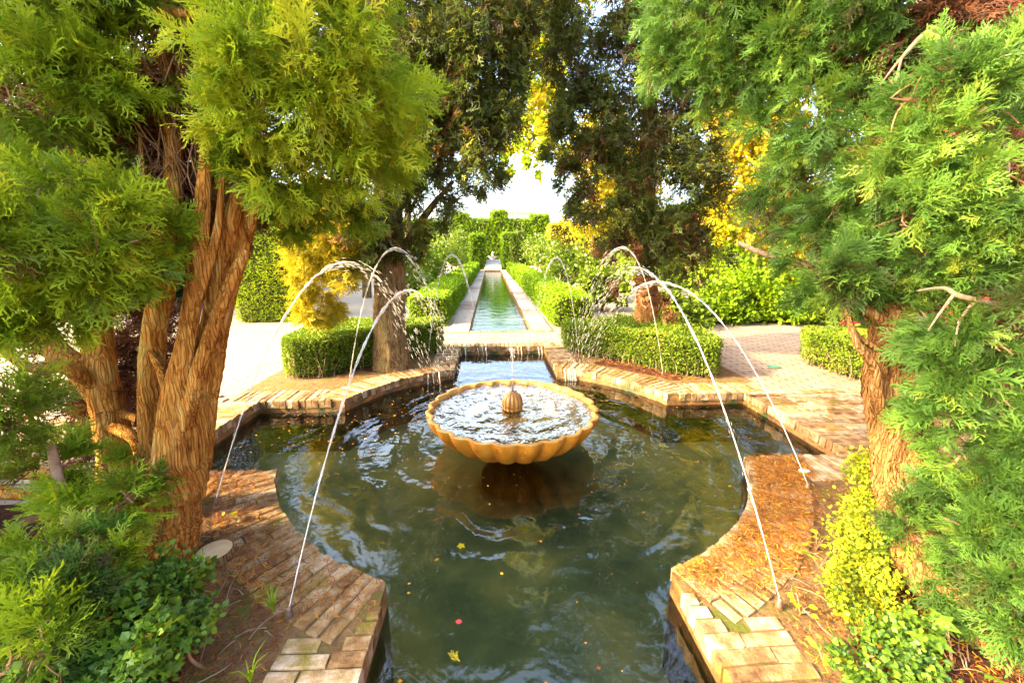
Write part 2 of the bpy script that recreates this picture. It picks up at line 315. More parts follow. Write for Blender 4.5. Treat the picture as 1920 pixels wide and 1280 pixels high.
# ------------------------------------------------------------------ the setting: ground, pool, channel
HW, RC, LS, LB, LF, KW = .72, 1.95, 2.72, 3.14, 3.15, .36
WZ = -.13
Y0 = math.sqrt(RC * RC - HW * HW)
def pool_outline(g=0.0):
    a0 = math.atan2(HW, Y0)
    def arc(c0, c1): return [(RC * math.cos(a), RC * math.sin(a)) for a in np.linspace(c0, c1, 14)]
    P = [(LS, -HW), (LS, HW)]
    P += arc(a0, math.pi / 2 - a0) + [(HW, LB), (-HW, LB)]
    P += arc(math.pi / 2 + a0, math.pi - a0) + [(-LS, HW), (-LS, -HW)]
    P += arc(math.pi + a0, 1.5 * math.pi - a0) + [(-HW, -LF), (HW, -LF)]
    P += arc(1.5 * math.pi + a0, 2 * math.pi - a0)
    return P
OUT = pool_outline()
CH_Y0, CH_Y1, CH_W = 4.5, 31.0, .64
def sheet(name, loops, z, mat, kind='structure', label=None, parent=None):
    L = [[Vector((x, y, 0)) for x, y in l] for l in loops]
    tris = tessellate_polygon(L); flat = [p for l in L for p in l]
    fs = []
    for a, b, c in tris:
        n = (flat[b] - flat[a]).cross(flat[c] - flat[a]).z
        fs.append((a, b, c) if n > 0 else (a, c, b))
    o = MB().add([(p.x, p.y, z) for p in flat], fs).build(name, mat, parent)
    tag(o, label, None, None, kind); return o
chan = [(-CH_W, CH_Y0), (CH_W, CH_Y0), (CH_W, CH_Y1), (-CH_W, CH_Y1)]
sheet('path', [[(-9, -9), (9, -9), (9, 6.2), (-9, 6.2)], OUT, [(-CH_W, CH_Y0), (CH_W, CH_Y0), (CH_W, 6.2 - .001), (-CH_W, 6.2 - .001)]], -.02, M['paving'], label='cream brick path round the star shaped pool')
sheet('ground', [[(-150, -150), (150, -150), (150, 260), (-150, 260)], [(-8.9, -8.9), (8.9, -8.9), (8.9, 6.1), (-8.9, 6.1)], [(-CH_W, 6.15), (CH_W, 6.15), (CH_W, CH_Y1), (-CH_W, CH_Y1)]], -.03, M['gravel'], label='pale gravel ground of the garden beyond')
# pool wall and floor
wall = MB(); n = len(OUT)
wall.add([(x, y, .001) for x, y in OUT] + [(x, y, -.75) for x, y in OUT], [((i + 1) % n, i, n + i, n + (i + 1) % n) for i in range(n)])
tag(wall.build('pool_wall', M['pool_wall']), 'mossy brick wall of the star shaped pool', None, None, 'structure')
sheet('pool_floor', [OUT], -.6, M['pool_floor'], label='silted floor of the pool')
sheet('pool_water', [OUT], WZ, M['pool_water'], label='dark green rippled water of the pool')
cw = MB(); k = [(-CH_W, CH_Y0), (CH_W, CH_Y0), (CH_W, CH_Y1), (-CH_W, CH_Y1)]
cw.add([(x, y, 0) for x, y in k] + [(x, y, -.6) for x, y in k], [((i + 1) % 4, i, 4 + i, 4 + (i + 1) % 4) for i in range(4)])
tag(cw.build('channel_wall', M['pool_wall']), 'brick sides of the long water channel', None, None, 'structure')
sheet('channel_floor', [k], -.5, M['channel_bed'], label='floor of the long water channel')
sheet('channel_water', [k], -.1, M['channel_water'], label='green water of the long straight channel')

# kerb bricks round the pool ------------------------------------------------
def brick_mesh(L, W, H, seed):
    r = random.Random(seed); c = .006; mb = MB(); v = []
    for z, ins in ((-H, 0), (-c, 0), (0, c)):
        for x, y in ((-L/2 + ins, -W/2 + ins), (L/2 - ins, -W/2 + ins), (L/2 - ins, W/2 - ins), (-L/2 + ins, W/2 - ins)):
            v.append((x + r.uniform(-.003, .003), y + r.uniform(-.003, .003), z + r.uniform(-.004, .004)))
    mb.add(v, [(0,1,5,4),(1,2,6,5),(2,3,7,6),(3,0,4,7),(4,5,9,8),(5,6,10,9),(6,7,11,10),(7,4,8,11),(8,9,10,11)])
    me = bpy.data.meshes.new('brick'); me.from_pydata(mb.v, [], mb.f); me.update(); me.materials.append(M['brick']); return me
brick_data = [brick_mesh(1.0, .062, .085, i) for i in range(8)]
kerb_bed = sheet('kerb_mortar', [[(x, y) for x, y in [(-3.08, -3.3), (3.08, -3.3), (3.08, 3.3), (-3.08, 3.3)]], OUT], .002, M['mortar'], label='mortar bed of the brick kerb round the pool')
def place(parent, data, x, y, z, rz, sx=1.0, sy=1.0):
    o = bpy.data.objects.new('brick', data); C.objects.link(o); o.parent = parent
    o.location = (x, y, z); o.rotation_euler = (random.uniform(-.02, .02), random.uniform(-.012, .012), rz); o.scale = (sx, sy, 1); return o
def kerb_brick(x, y, ang, ln):
    """a brick whose inner end stands at x, y on the pool edge and which runs outward along ang"""
    ln -= .006; j = random.uniform(-.006, .006)
    place(KERB[1 if x > 0 else -1, 1 if y > 0 else -1], random.choice(brick_data), x + math.cos(ang) * (ln / 2 - .012 + j), y + math.sin(ang) * (ln / 2 - .012 + j),   .012 + random.uniform(-.004, .004), ang + random.uniform(-.015, .015), ln, random.uniform(.93, 1.04))
KERB = {}
for s, q, lab in ((-1, -1, 'mossy brick kerb of the bed under the orange stemmed cypress'), (1, -1, 'litter covered brick kerb of the bed under the furrowed cypress'), (-1, 1, 'brick kerb of the bed with the square cornered hedge'), (1, 1, 'brick kerb of the bed with the rounded hedge')):
    KERB[s, q] = empty('pool_kerb', (0, 0, 0), lab, None, None, 'structure')
PIT = .069; HK = HW + KW
def circ(a): return math.sqrt(max(RC * RC - a * a, 0))
RO = RC + .36; A0 = math.atan2(HW, Y0)
def row_spans(y):
    """what is left of a straight kerb row at distance y along an arm once the round kerb is laid"""
    x1 = y * math.tan(A0) - .01; x2 = math.sqrt(max(RO * RO - y * y, 0)) + .01
    if x2 < HW: return [(HW, HK)]
    return [(a, b) for a, b in ((HW, min(x1, HK)), (max(x2, HW), HK)) if b - a > .045]
for s in (-1, 1):
    y = Y0 + .03                                    # back arm
    while y < LB:
        for a, b in row_spans(y): kerb_brick(s * a, y, 0 if s > 0 else math.pi, b - a)
        y += PIT
    y = Y0 + .03; k = 0                             # front arm: two bricks to a row
    while y < 2.62:
        for a, b in row_spans(y):
            if b - a > .3:
                cut = (b - a) * (.34 if k % 2 else .66)
                kerb_brick(s * a, -y, 0 if s > 0 else math.pi, cut); kerb_brick(s * (a + cut), -y, 0 if s > 0 else math.pi, b - a - cut)
            else: kerb_brick(s * a, -y, 0 if s > 0 else math.pi, b - a)
        y += PIT; k += 1
    for q in (-1, 1):                               # side arms
        x = Y0 + .03
        while x < LS + KW - .03:
            for a, b in row_spans(x): kerb_brick(s * x, q * a, q * math.pi / 2, b - a)
            x += PIT
        for a in np.arange(A0 + .012, math.pi / 2 - A0, PIT / RC):   # the round parts
            ang = math.atan2(q * math.sin(a), s * math.cos(a)); 
            if q > 0: kerb_brick(RC * math.cos(ang), RC * math.sin(ang), ang, .355)
            else:
                k = int(round(a / (PIT / RC))) % 3; cut = (.235, .12, .36)[k]
                kerb_brick(RC * math.cos(ang), RC * math.sin(ang), ang, min(cut, .355))
                if cut < .3: kerb_brick((RC + cut) * math.cos(ang), (RC + cut) * math.sin(ang), ang, .355 - cut)
    y = -HW + .035
    while y < HW: kerb_brick(s * LS, y, 0 if s > 0 else math.pi, KW); y += PIT
# the bridge between pool and channel
bridge = MB().box(-1.12, 1.12, LB + .26, CH_Y0 - .16, -.02, .006).build('bridge_paving', M['paving'])
tag(bridge, 'cream brick bridge between pool and channel', None, None, 'structure')
MB().box(-HW - .05, HW + .05, LB + .012, CH_Y0 - .01, -.3, -.022).build('slab', M['pool_wall'], bridge)
x = -1.1
while x < 1.1:
    for yy, ln in ((LB - .005, .255), (CH_Y0 - .15, .16)):
        o = place(bridge, random.choice(brick_data), x, yy + ln / 2, .012, math.pi / 2, ln, 1.0)
    x += .0735
# channel kerb slabs
ck = empty('channel_kerb', (0, CH_Y0, 0), 'two rows of brick kerb slabs along the channel', None, None, 'structure')
sl = [MB() for _ in range(3)]
slab_me = []
for b in range(3):
    me = bpy.data.meshes.new('kerb_slab'); mb = MB().box(-.2, .2, 0, .985, -.12, .012)
    me.from_pydata(mb.v, [], mb.f); me.materials.append(M['path_brick']); me.update(); slab_me.append(me)
for s in (-1, 1):
    y = CH_Y0
    while y < CH_Y1:
        o = bpy.data.objects.new('kerb_slab', slab_me[int(y) % 3]); C.objects.link(o); o.parent = ck
        o.location = (s * (CH_W + .21), y - CH_Y0, random.uniform(-.003, .005)); y += 1.0
# loose laid path bricks at the sides, near enough to see one by one
for s, (xa, xb, ya, yb) in ((1, (3.12, 4.75, -1.15, .75)), (-1, (3.12, 4.3, -.6, 1.0))):
    pv = empty('brick_paving', (s * xa, ya, 0), 'rows of pale bricks laid beside the pool arm', None, None, 'structure')
    y = ya; k = 0
    while y < yb:
        x = xa + (.13 if k % 2 else 0)
        while x < xb:
            o = place(pv, random.choice(brick_data), s * (x + .13) - s * xa, y - ya, .006 + random.uniform(-.006, .006), random.uniform(-.02, .02), .255, 1.75)
            x += .265
        y += .118; k += 1

# planting beds --------------------------------------------------------------
def bumps(x, y): return .03 * math.sin(2.3 * x + 1) * math.sin(2.9 * y) + .012 * math.sin(9 * x + y) * math.sin(8 * y - x)
def bed(name, x0, x1, y0, y1, label, base=.0):
    st = .06; nx = int((x1 - x0) / st) + 1; ny = int((y1 - y0) / st) + 1; ok = {}; mb = MB(); fs = []
    def inside(x, y):
        ax, ay = abs(x), abs(y)
        return math.hypot(x, y) > 2.2 and not (ax < HK - .1) and not (ay < HK - .1)
    vs = []; idx = {}
    for j in range(ny):
        for i in range(nx):
            x, y = x0 + i * st, y0 + j * st
            if inside(x, y):
                e = min(math.hypot(x, y) - 2.2, abs(x) - HK + .1, abs(y) - HK + .1)
                idx[i, j] = len(vs); vs.append((x, y, base + bumps(x, y) * min(1, e * 3) - .015 + .03 * min(1, max(0, e - .1) * 2)))
    for j in range(ny - 1):
        for i in range(nx - 1):
            q = [(i, j), (i + 1, j), (i + 1, j + 1), (i, j + 1)]
            if all(c in idx for c in q): fs.append(tuple(idx[c] for c in q))
    o = mb.add(vs, fs).build(name, M['soil'], smooth=True); return tag(o, label, None, None, 'structure')
bed('planting_bed', -7, -.98, -6, -.98, 'dark needle strewn bed under the twin trunk cypress')
bed('planting_bed', .98, 7, -6, -.98, 'dark needle strewn bed under the furrowed cypress', )
bed('planting_bed', -2.9, -.98, .98, 3.12, 'reddish soil bed with a box hedge beside the yellow lit path')
bed('planting_bed', .98, 2.9, .98, 3.12, 'reddish soil bed with the rounded box hedge')

# ------------------------------------------------------------------ foliage
def frond_proto(seed, n2=9, n3=2, w=.056, fan=.62):
    r = random.Random(seed); V = []; F = []
    def tri(p, ang, ln, wd, zt):
        dx, dy = math.sin(ang), math.cos(ang); q = (p[0] + dx * ln, p[1] + dy * ln, p[2] + zt * ln)
        o = len(V); V.extend([(p[0] - dy * wd / 2, p[1] + dx * wd / 2, p[2]), (p[0] + dy * wd / 2, p[1] - dx * wd / 2, p[2]), q]); F.append((o, o + 1, o + 2)); return q
    def on(t): return (.06 * math.sin(3 * t), t * .8, -.22 * t * t)
    a, b = on(0), on(.5); tri(a, 0, .55, w * 1.5, -.1); tri(b, .05, .5, w * 1.3, -.3)
    for i in range(n2):
        t = .12 + .85 * i / max(1, n2 - 1); p = on(t); s = 1 if i % 2 else -1
        an = s * r.uniform(.45, .85) * (1.15 - .4 * t); ln = fan * (1 - .62 * t) * r.uniform(.75, 1.1); zt = r.uniform(-.35, .2)
        q = tri(p, an, ln, w, zt)
        for j in range(n3):
            u = .25 + .6 * (j + .5) / n3; pp = tuple(p[c] + (q[c] - p[c]) * u for c in range(3))
            tri(pp, an + (1 if j % 2 else -1) * r.uniform(.4, .8), ln * r.uniform(.3, .48) * (1.25 - .5 * u), w * .9, r.uniform(-.4, .3))
    return np.array(V), np.array(F)
FRONDS = [frond_proto(i) for i in range(6)]
SPRIGS = [frond_proto(40 + i, 5, 1, .09, .7) for i in range(5)]
FAR_SPRIGS = [frond_proto(60 + i, 5, 0, .2, .75) for i in range(4)]
def leaf_proto(kind):
    if kind == 'box': V = [(-.0, 0, 0), (.5, .5, .06), (0, 1, -.05), (-.5, .5, .06)]; F = [(0, 1, 2), (0, 2, 3)]
    elif kind == 'ivy': V = [(0, 0, 0), (.45, -.12, -.05), (.32, .3, .03), (.62, .55, -.06), (.22, .62, .03), (0, 1.05, -.08), (-.22, .62, .03), (-.62, .55, -.06), (-.32, .3, .03), (-.45, -.12, -.05), (0, .4, .06)]; F = [(10, i, i + 1) for i in range(9)] + [(10, 9, 0)]
    else: V = [(0, 0, 0), (.3, .25, .04), (.42, .55, .02), (0, 1, -.1), (-.42, .55, .02), (-.3, .25, .04)]; F = [(0, 1, 2), (0, 2, 3), (0, 3, 4), (0, 4, 5)]
    return np.array(V, float), np.array(F)
LEAF = {k: [leaf_proto(k)] for k in ('box', 'ivy', 'oval')}
# shafts through which the low sun reaches the ground: foliage stays out of them
SHAFTS = []
def shaft(p, r): SHAFTS.append((np.array(p, float), r))
def clear(P, extra=0.0):
    keep = np.ones(len(P), bool)
    for p, r in SHAFTS:
        d = P - p; a = d @ SUN; perp = np.linalg.norm(d - np.outer(a, SUN), axis=1)
        keep &= ~((perp < r + extra) & (a > .25))
    return keep
def unit(A): return A / (np.linalg.norm(A, axis=-1, keepdims=True) + 1e-9)
def frames(Y, rr, Z=None):
    """matrices whose y column is Y, random roll (or z near Z)"""
    Z = rr.normal(size=Y.shape) if Z is None else Z + .35 * rr.normal(size=Y.shape)
    X = unit(np.cross(Y, Z)); Zn = np.cross(X, Y)
    return np.stack([X, Y, Zn], -1)
def scatter(protos, P, Y, size, tint, rr, Z=None):
    """real geometry: one copy of a prototype for each point"""
    Mx = frames(unit(Y), rr, Z) * size[:, None, None]; which = rr.integers(0, len(protos), len(P))
    Vs = []; Fs = []; Ts = []; o = 0
    for i, (pv, pf) in enumerate(protos):
        s = which == i
        if not s.any(): continue
        V = np.einsum('nij,vj->nvi', Mx[s], pv) + P[s][:, None]
        m = len(V); nv = len(pv)
        Vs.append(V.reshape(-1, 3)); Fs.append((pf[None] + (np.arange(m) * nv)[:, None, None]).reshape(-1, 3) + o); o += m * nv
        Ts.append(np.repeat(tint[s], nv))
    return np.concatenate(Vs), np.concatenate(Fs), np.concatenate(Ts)
def bough_arrays(c, r, rr, tufts=11, per=18, size=.11, tb=.5, squash=.8, droop=.25, out=None, protos=None):
    """a bough: tufts of flat sprays pointing out of a common heart"""
    D = unit(rr.normal(size=(tufts, 3)))
    if out is not None: D = unit(D + .7 * np.array(out))
    base = c + D * r * rr.uniform(.15, .75, (tufts, 1)) * np.array([1, 1, squash])
    base = np.repeat(base, per, 0); dirs = unit(np.repeat(D, per, 0) + .5 * rr.normal(size=(tufts * per, 3)) + np.array([0, 0, -droop * .5]))
    P = base + dirs * r * rr.uniform(.0, .42, (len(base), 1))
    t = np.clip(tb + np.repeat(rr.normal(0, .15, tufts), per) + rr.normal(0, .12, len(P)), 0, 1)
    return P, dirs, size * np.repeat(rr.uniform(.65, 1.4, tufts), per) * rr.uniform(.75, 1.25, len(P)), t, np.repeat(D, per, 0)
def bough(parent, c, r, mat, seed, brown=.06, twigmat=None, n=1.0, **kw):
    rr = np.random.default_rng(seed); c = np.array(c, float)
    tufts = max(6, int(12 * n * (r / .25) ** 1.6))
    P, D, sz, t, Z = bough_arrays(c, r, rr, tufts, **kw)
    k = clear(P, .07); P, D, sz, t, Z = P[k], D[k], sz[k], t[k], Z[k]
    if len(P) < 4: return None
    V, F, T = scatter(FRONDS, P, D, sz, t, rr, Z)
    mi = np.zeros(len(F), int)
    # fine twigs in the heart of the bough
    tw = []
    for i in range(int(7 + 10 * r / .25)):
        d = unit(rr.normal(size=3)); e = c + d * r * rr.uniform(.5, .95); m_ = c + d * r * .4 + rr.normal(size=3) * r * .15
        tw.append(tube_arrays([c + rr.normal(size=3) * r * .12, m_, e], [.005, .0035, .0015], 3, 5))
    v2, f2 = merge(tw); f2 = np.concatenate([f2[:, [0, 1, 2]], f2[:, [0, 2, 3]]])
    F = np.concatenate([F, f2 + len(V)]); mi = np.concatenate([mi, np.ones(len(f2), int)]); T = np.concatenate([T, np.full(len(v2), .5)]); V = np.concatenate([V, v2])
    return link('bough', np_mesh('bough', V, F, T, mi), [mat, twigmat or M['twig']], parent, 'stuff')
def mass(parent, name, blobs, mat, seed, protos, size, count, tb=.5, ts=.16, up=0.0, shell=.55, clump=.0, hang=0.0, kind='stuff'):
    """leaves filling a few ellipsoids: (centre, radii)"""
    rr = np.random.default_rng(seed); Ps = []; Ds = []
    vol = np.array([(r[0] * r[1] * r[2]) ** (2 / 3) for _, r in blobs]); cnt = (count * vol / vol.sum()).astype(int)
    tt = []
    for (c, r), m in zip(blobs, cnt):
        nl = max(3, m // 45)                              # lumps give the crown its gaps and light and dark tufts
        L = unit(rr.normal(size=(nl, 3))) * rr.uniform(shell, 1, (nl, 1)); lt = rr.normal(0, .14, nl)
        li = rr.integers(0, nl, m)
        d = L[li] + rr.normal(size=(m, 3)) * (.16 + clump)
        Ps.append(np.array(c) + d * np.array(r)); Ds.append(unit(d + .7 * rr.normal(size=(m, 3)) + np.array([0, 0, up - hang]))); tt.append(lt[li])
    P = np.concatenate(Ps); D = np.concatenate(Ds); t = np.clip(tb + np.concatenate(tt) + rr.normal(0, ts, len(P)), 0, 1)
    k = clear(P, size * .55) & (P[:, 2] > .02); P, D, t = P[k], D[k], t[k]
    V, F, T = scatter(protos, P, D, size * rr.uniform(.65, 1.35, len(P)), t, rr)
    return link(name, np_mesh(name, V, F, T), mat, parent, kind)
def prism_leaves(poly, h, count, rr, jitter=.035, top=1.0):
    P2 = np.array(poly, float); n = len(P2); E = np.roll(P2, -1, 0) - P2; ln = np.linalg.norm(E, axis=1)
    per = ln.sum(); mn, mx = P2.min(0), P2.max(0); area = abs(np.sum(P2[:, 0] * np.roll(P2[:, 1], -1) - np.roll(P2[:, 0], -1) * P2[:, 1])) / 2
    ccw = np.sum(P2[:, 0] * np.roll(P2[:, 1], -1) - np.roll(P2[:, 0], -1) * P2[:, 1]) > 0
    ns = int(count * per * h / (per * h + area * top)); nt_ = count - ns
    e = rr.choice(n, ns, p=ln / per); u = rr.random(ns); p = P2[e] + E[e] * u[:, None]; nn = np.stack([E[e][:, 1], -E[e][:, 0]], 1) / ln[e][:, None] * (1 if ccw else -1)
    z = h * rr.random(ns); A = np.column_stack([p, z]); NA = np.column_stack([nn, np.zeros(ns)])
    T = []
    while len(T) < nt_:
        q = mn + rr.random((nt_ * 3, 2)) * (mx - mn); x, y = q[:, 0], q[:, 1]; ins = np.zeros(len(q), bool)
        for i in range(n):
            a, b = P2[i], P2[(i + 1) % n]
            c = ((a[1] > y) != (b[1] > y)) & (x < (b[0] - a[0]) * (y - a[1]) / (b[1] - a[1] + 1e-12) + a[0]); ins ^= c
        T = q[ins][:nt_] if ins.sum() >= nt_ else list(range(0))
        if not len(T): T = q[ins]; break
    B = np.column_stack([T, np.full(len(T), h)]); NB = np.tile([0, 0, 1.], (len(T), 1))
    P = np.concatenate([A, B]); Nn = np.concatenate([NA, NB])
    bump = np.sin(5.1 * P[:, 0] + 2.1 * P[:, 2]) * np.sin(4.3 * P[:, 1] + 1) * np.sin(6 * P[:, 2] + P[:, 0])
    P = P + Nn * (bump[:, None] * jitter + rr.normal(0, jitter * .6, (len(P), 1)))
    # rounded shoulders
    return P, unit(Nn + .75 * rr.normal(size=Nn.shape)), np.clip(.5 + .18 * bump, 0, 1)
def inset(poly, d):
    P = np.array(poly); c = P.mean(0); v = P - c; l = np.linalg.norm(v, axis=1, keepdims=True); return c + v * np.maximum(.2, (l - d) / l)
def hedge(name, poly, h, label, mat, count, size, seed, group=None, jitter=.035, tb=0.0, protos=None, cat='hedge'):
    rr = np.random.default_rng(seed); c = np.mean(np.array(poly), 0)
    e = empty(name, (c[0], c[1], 0), label, cat, group)
    P, D, t = prism_leaves(poly, h, count, rr, jitter)
    t = np.clip(t + tb + rr.normal(0, .15, len(t)), 0, 1)
    sz = np.full(len(P), size)
    if name == 'channel_hedge':                      # finer towards the near end, where single leaves can be seen
        dd = P[:, 1] + 3.5; k_ = rr.random(len(P)) < np.clip((9.5 / dd) ** 1.7, .1, 1); P, D, t, dd = P[k_], D[k_], t[k_], dd[k_]; sz = size * (dd / 8.5) ** .8
    if name == 'box_hedge':
        k_ = (P[:, 2] > .04) & (rr.random(len(P)) < np.clip(.3 + 3.2 * P[:, 2], 0, 1)); P, D, t, sz = P[k_], D[k_], t[k_], sz[k_]
    V, F, T = scatter(protos or LEAF['oval'], P, D, sz * rr.uniform(.6, 1.4, len(P)), t, rr)
    link('foliage', np_mesh('foliage', V, F, T), mat, e, 'stuff')
    if name == 'box_hedge':                          # bare stems show low down
        Pp = np.array(poly, float); tw = []
        for i in range(110):
            k_ = rr.integers(0, len(Pp)); q = Pp[k_] + (Pp[(k_ + 1) % len(Pp)] - Pp[k_]) * rr.random(); q = c + (q - c) * rr.uniform(.93, 1.0)
            tw.append(tube_arrays([(q[0], q[1], -.01), (q[0] + rr.normal(0, .02), q[1] + rr.normal(0, .02), .1), (q[0] + rr.normal(0, .05), q[1] + rr.normal(0, .05), rr.uniform(.18, .34))], [.006, .004, .002], 4, 6))
        v2, f2 = merge(tw); link('bare_stems', np_mesh('bare_stems', v2, f2, smooth=True), M['pale_twig'], e, 'stuff')
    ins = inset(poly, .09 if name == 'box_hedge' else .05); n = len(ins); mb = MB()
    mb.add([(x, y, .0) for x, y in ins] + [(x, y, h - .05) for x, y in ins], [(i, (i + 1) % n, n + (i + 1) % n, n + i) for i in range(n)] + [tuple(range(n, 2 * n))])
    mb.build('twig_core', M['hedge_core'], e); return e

# sun shafts (ground or bark that the photograph shows lit)
for px, py, z, r in ((405, 915, .02, .2), (450, 930, .02, .2), (500, 950, .02, .2), (540, 960, .02, .16), (1275, 1140, 0, .13), (1320, 1110, .02, .13), (1380, 1120, .02, .15), (1430, 1120, .02, .12),
                     (1470, 770, .02, .1), (1520, 770, .02, .09), (1540, 800, .02, .08), (1330, 1000, .02, .02), (1450, 1005, .02, .02), (1530, 1010, .02, .02), (1490, 1180, .02, .1)):
    shaft(ground(px, py, z), r)
for p, r in ((sight(1690, 880, 1.8), .14), (sight(1600, 1030, 1.7), .17), (sight(1580, 1110, 1.5), .16), (sight(1640, 880, 2.0), .1), (sight(1740, 1110, 1.55), .14)):
    shaft(p, r)

# ------------------------------------------------------------------ trees
def S3(seq): return [sight(*p) for p in seq]
# the twin trunk cypress on the bank at the pool
lt = empty('cypress_tree', (-1.93, -1.6, 0), 'cypress with a sheaf of smooth orange stems from one broad bole by the kerb', 'tree')
limb('trunk', [(-2.0, -1.66, -.08), (-1.95, -1.62, .1)] + S3([(318, 960, 1.85), (322, 870, 1.87), (330, 790, 1.9)]), [.3, .2, .125, .09, .04], M['bark_left'], lt, 72, 110, .085, 11, 1)
for i, (seq, rad) in enumerate([
    ([(300, 960, 1.83), (286, 820, 1.92), (288, 640, 1.98), (318, 480, 2.02), (325, 300, 2.05), (310, 120, 2.1), (300, -60, 2.15)], [.1, .055, .05, .045, .035, .025, .015]),
    ([(325, 930, 1.78), (322, 780, 1.82), (352, 630, 1.85), (374, 470, 1.88), (385, 330, 1.95), (400, 180, 2.0), (430, 20, 2.05)], [.09, .05, .036, .032, .026, .02, .01]),
    ([(345, 930, 1.84), (364, 770, 1.9), (392, 610, 1.95), (428, 440, 2.0), (470, 280, 2.1), (500, 130, 2.2)], [.09, .056, .036, .034, .026, .012]),
    ([(345, 900, 1.92), (382, 740, 1.97), (414, 590, 2.02), (458, 440, 2.07), (510, 260, 2.2)], [.1, .06, .046, .038, .03]),
    ([(340, 800, 1.83), (392, 640, 1.87), (428, 540, 1.9), (462, 470, 1.95)], [.04, .03, .026, .022]),
    ([(370, 560, 1.86), (395, 480, 1.9), (412, 400, 1.95), (420, 250, 2.0)], [.02, .018, .014, .008])]):
    limb('stem', S3(seq), rad, M['bark_left'], lt, 30, 60, .075, 7, 10 + i)
limb('branch', S3([(345, 800, 1.85), (325, 770, 1.84), (300, 690, 1.88), (270, 640, 2.0)]), [.03, .025, .02, .012], M['bark_left'], lt, 8, seed=3)
for i, seq in enumerate([[(260, 25, 2.0), (330, 25, 1.95), (450, 45, 1.9), (560, 60, 1.95), (640, 20, 2.1)], [(318, 470, 2.0), (300, 400, 1.95), (270, 330, 1.95), (262, 250, 2.0)], [(385, 330, 1.95), (430, 200, 1.9), (520, 140, 1.9)], [(470, 280, 2.1), (560, 230, 2.1), (640, 250, 2.3)], [(200, 30, 2.0), (270, 120, 2.0), (330, 300, 2.05)]]):
    limb('branch', S3(seq), [.022, .018, .014, .01, .006], M['bark_left'], lt, 8, seed=20 + i)
L = [ # px, py, depth, radius px, tint (sun on the upper boughs put into it)
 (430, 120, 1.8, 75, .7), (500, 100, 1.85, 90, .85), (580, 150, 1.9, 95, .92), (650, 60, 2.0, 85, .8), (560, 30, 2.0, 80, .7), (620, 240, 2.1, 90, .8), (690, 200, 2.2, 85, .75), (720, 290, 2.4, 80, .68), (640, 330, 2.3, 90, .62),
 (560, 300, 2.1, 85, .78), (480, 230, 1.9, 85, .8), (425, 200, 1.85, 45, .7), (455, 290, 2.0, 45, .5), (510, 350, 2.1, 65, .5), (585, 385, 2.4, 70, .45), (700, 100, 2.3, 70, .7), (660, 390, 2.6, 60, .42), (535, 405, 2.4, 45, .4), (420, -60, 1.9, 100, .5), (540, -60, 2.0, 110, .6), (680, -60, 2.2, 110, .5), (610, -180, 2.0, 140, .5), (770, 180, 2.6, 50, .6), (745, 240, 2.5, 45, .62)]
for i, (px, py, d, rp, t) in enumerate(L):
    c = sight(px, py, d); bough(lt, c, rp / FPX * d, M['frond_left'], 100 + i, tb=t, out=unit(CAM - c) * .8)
# dead brown twigs and fronds inside the crown
rr = np.random.default_rng(5)
for i, (px, py, d, rp) in enumerate([(300, 70, 2.15, 80), (330, 150, 2.15, 70), (270, 190, 2.2, 70), (360, 230, 2.2, 60), (300, 300, 2.2, 60), (390, 60, 2.2, 60)]):
    bough(lt, sight(px, py, d), rp / FPX * d, M['frond_brown'], 160 + i, tb=.35, n=.7)
tw = []
for i in range(150):
    p = sight(rr.uniform(240, 400), rr.uniform(0, 340), rr.uniform(1.95, 2.15)); l = rr.uniform(.1, .3); q = p + np.array([rr.normal(0, .06), rr.normal(0, .05), -l]); tw.append(tube_arrays([p, (p + q) / 2 + rr.normal(size=3) * .02, q], [.004, .003, .0012], 3, 6))
V, F = merge(tw); link('dead_twigs', np_mesh('dead_twigs', V, F, smooth=True), M['frond_brown'] if False else M['twig'], lt, 'stuff')
def dead_mass(parent, name, items, seed, count, size=.12):
    mass(parent, name, [(sight(px, py, d), (r, r, r * 1.2)) for px, py, d, r in items], M['frond_brown'], seed, FRONDS[:3], size, count, .35, .2, hang=.5)
dead_mass(lt, 'dead_fronds', [(300, 100, 2.25, .35), (330, 220, 2.3, .35), (260, 200, 2.3, .3), (350, 360, 2.35, .3), (420, 300, 2.4, .3), (640, 150, 2.7, .3), (250, 700, 2.5, .35), (290, 620, 2.5, .22), (240, 620, 2.5, .3), (500, 250, 2.6, .4)], 6, 3600)

# the slimmer cypress further along the bank
l2 = empty('cypress_tree', (-2.6, -1.15, 0), 'slimmer forked cypress trunk behind the sheaf of orange stems, half hidden by green boughs', 'tree')
limb('trunk', [(-2.62, -1.17, -.08)] + S3([(222, 900, 2.15), (210, 800, 2.15), (190, 700, 2.15), (185, 600, 2.2), (195, 480, 2.25), (150, 260, 2.3), (140, 60, 2.3)]), [.15, .1, .08, .07, .06, .05, .06, .05], M['bark_left'], l2, 26, 70, .05, 6, 31)
for i, (seq, rad) in enumerate([([(190, 740, 2.15), (150, 690, 2.12), (100, 650, 2.1), (60, 560, 2.1)], [.07, .065, .055, .04]), ([(175, 720, 2.1), (120, 690, 2.0), (60, 690, 1.95), (10, 660, 1.9)], [.035, .03, .025, .015]),
    ([(190, 650, 2.2), (160, 600, 2.15), (140, 520, 2.1)], [.05, .04, .03]), ([(215, 800, 2.1), (250, 820, 2.05), (262, 850, 2.0)], [.035, .03, .025]), ([(210, 770, 2.15), (260, 785, 2.1)], [.025, .02])]):
    limb('branch', S3(seq), rad, M['bark_left'], l2, 12, seed=40 + i, ridge=.03)
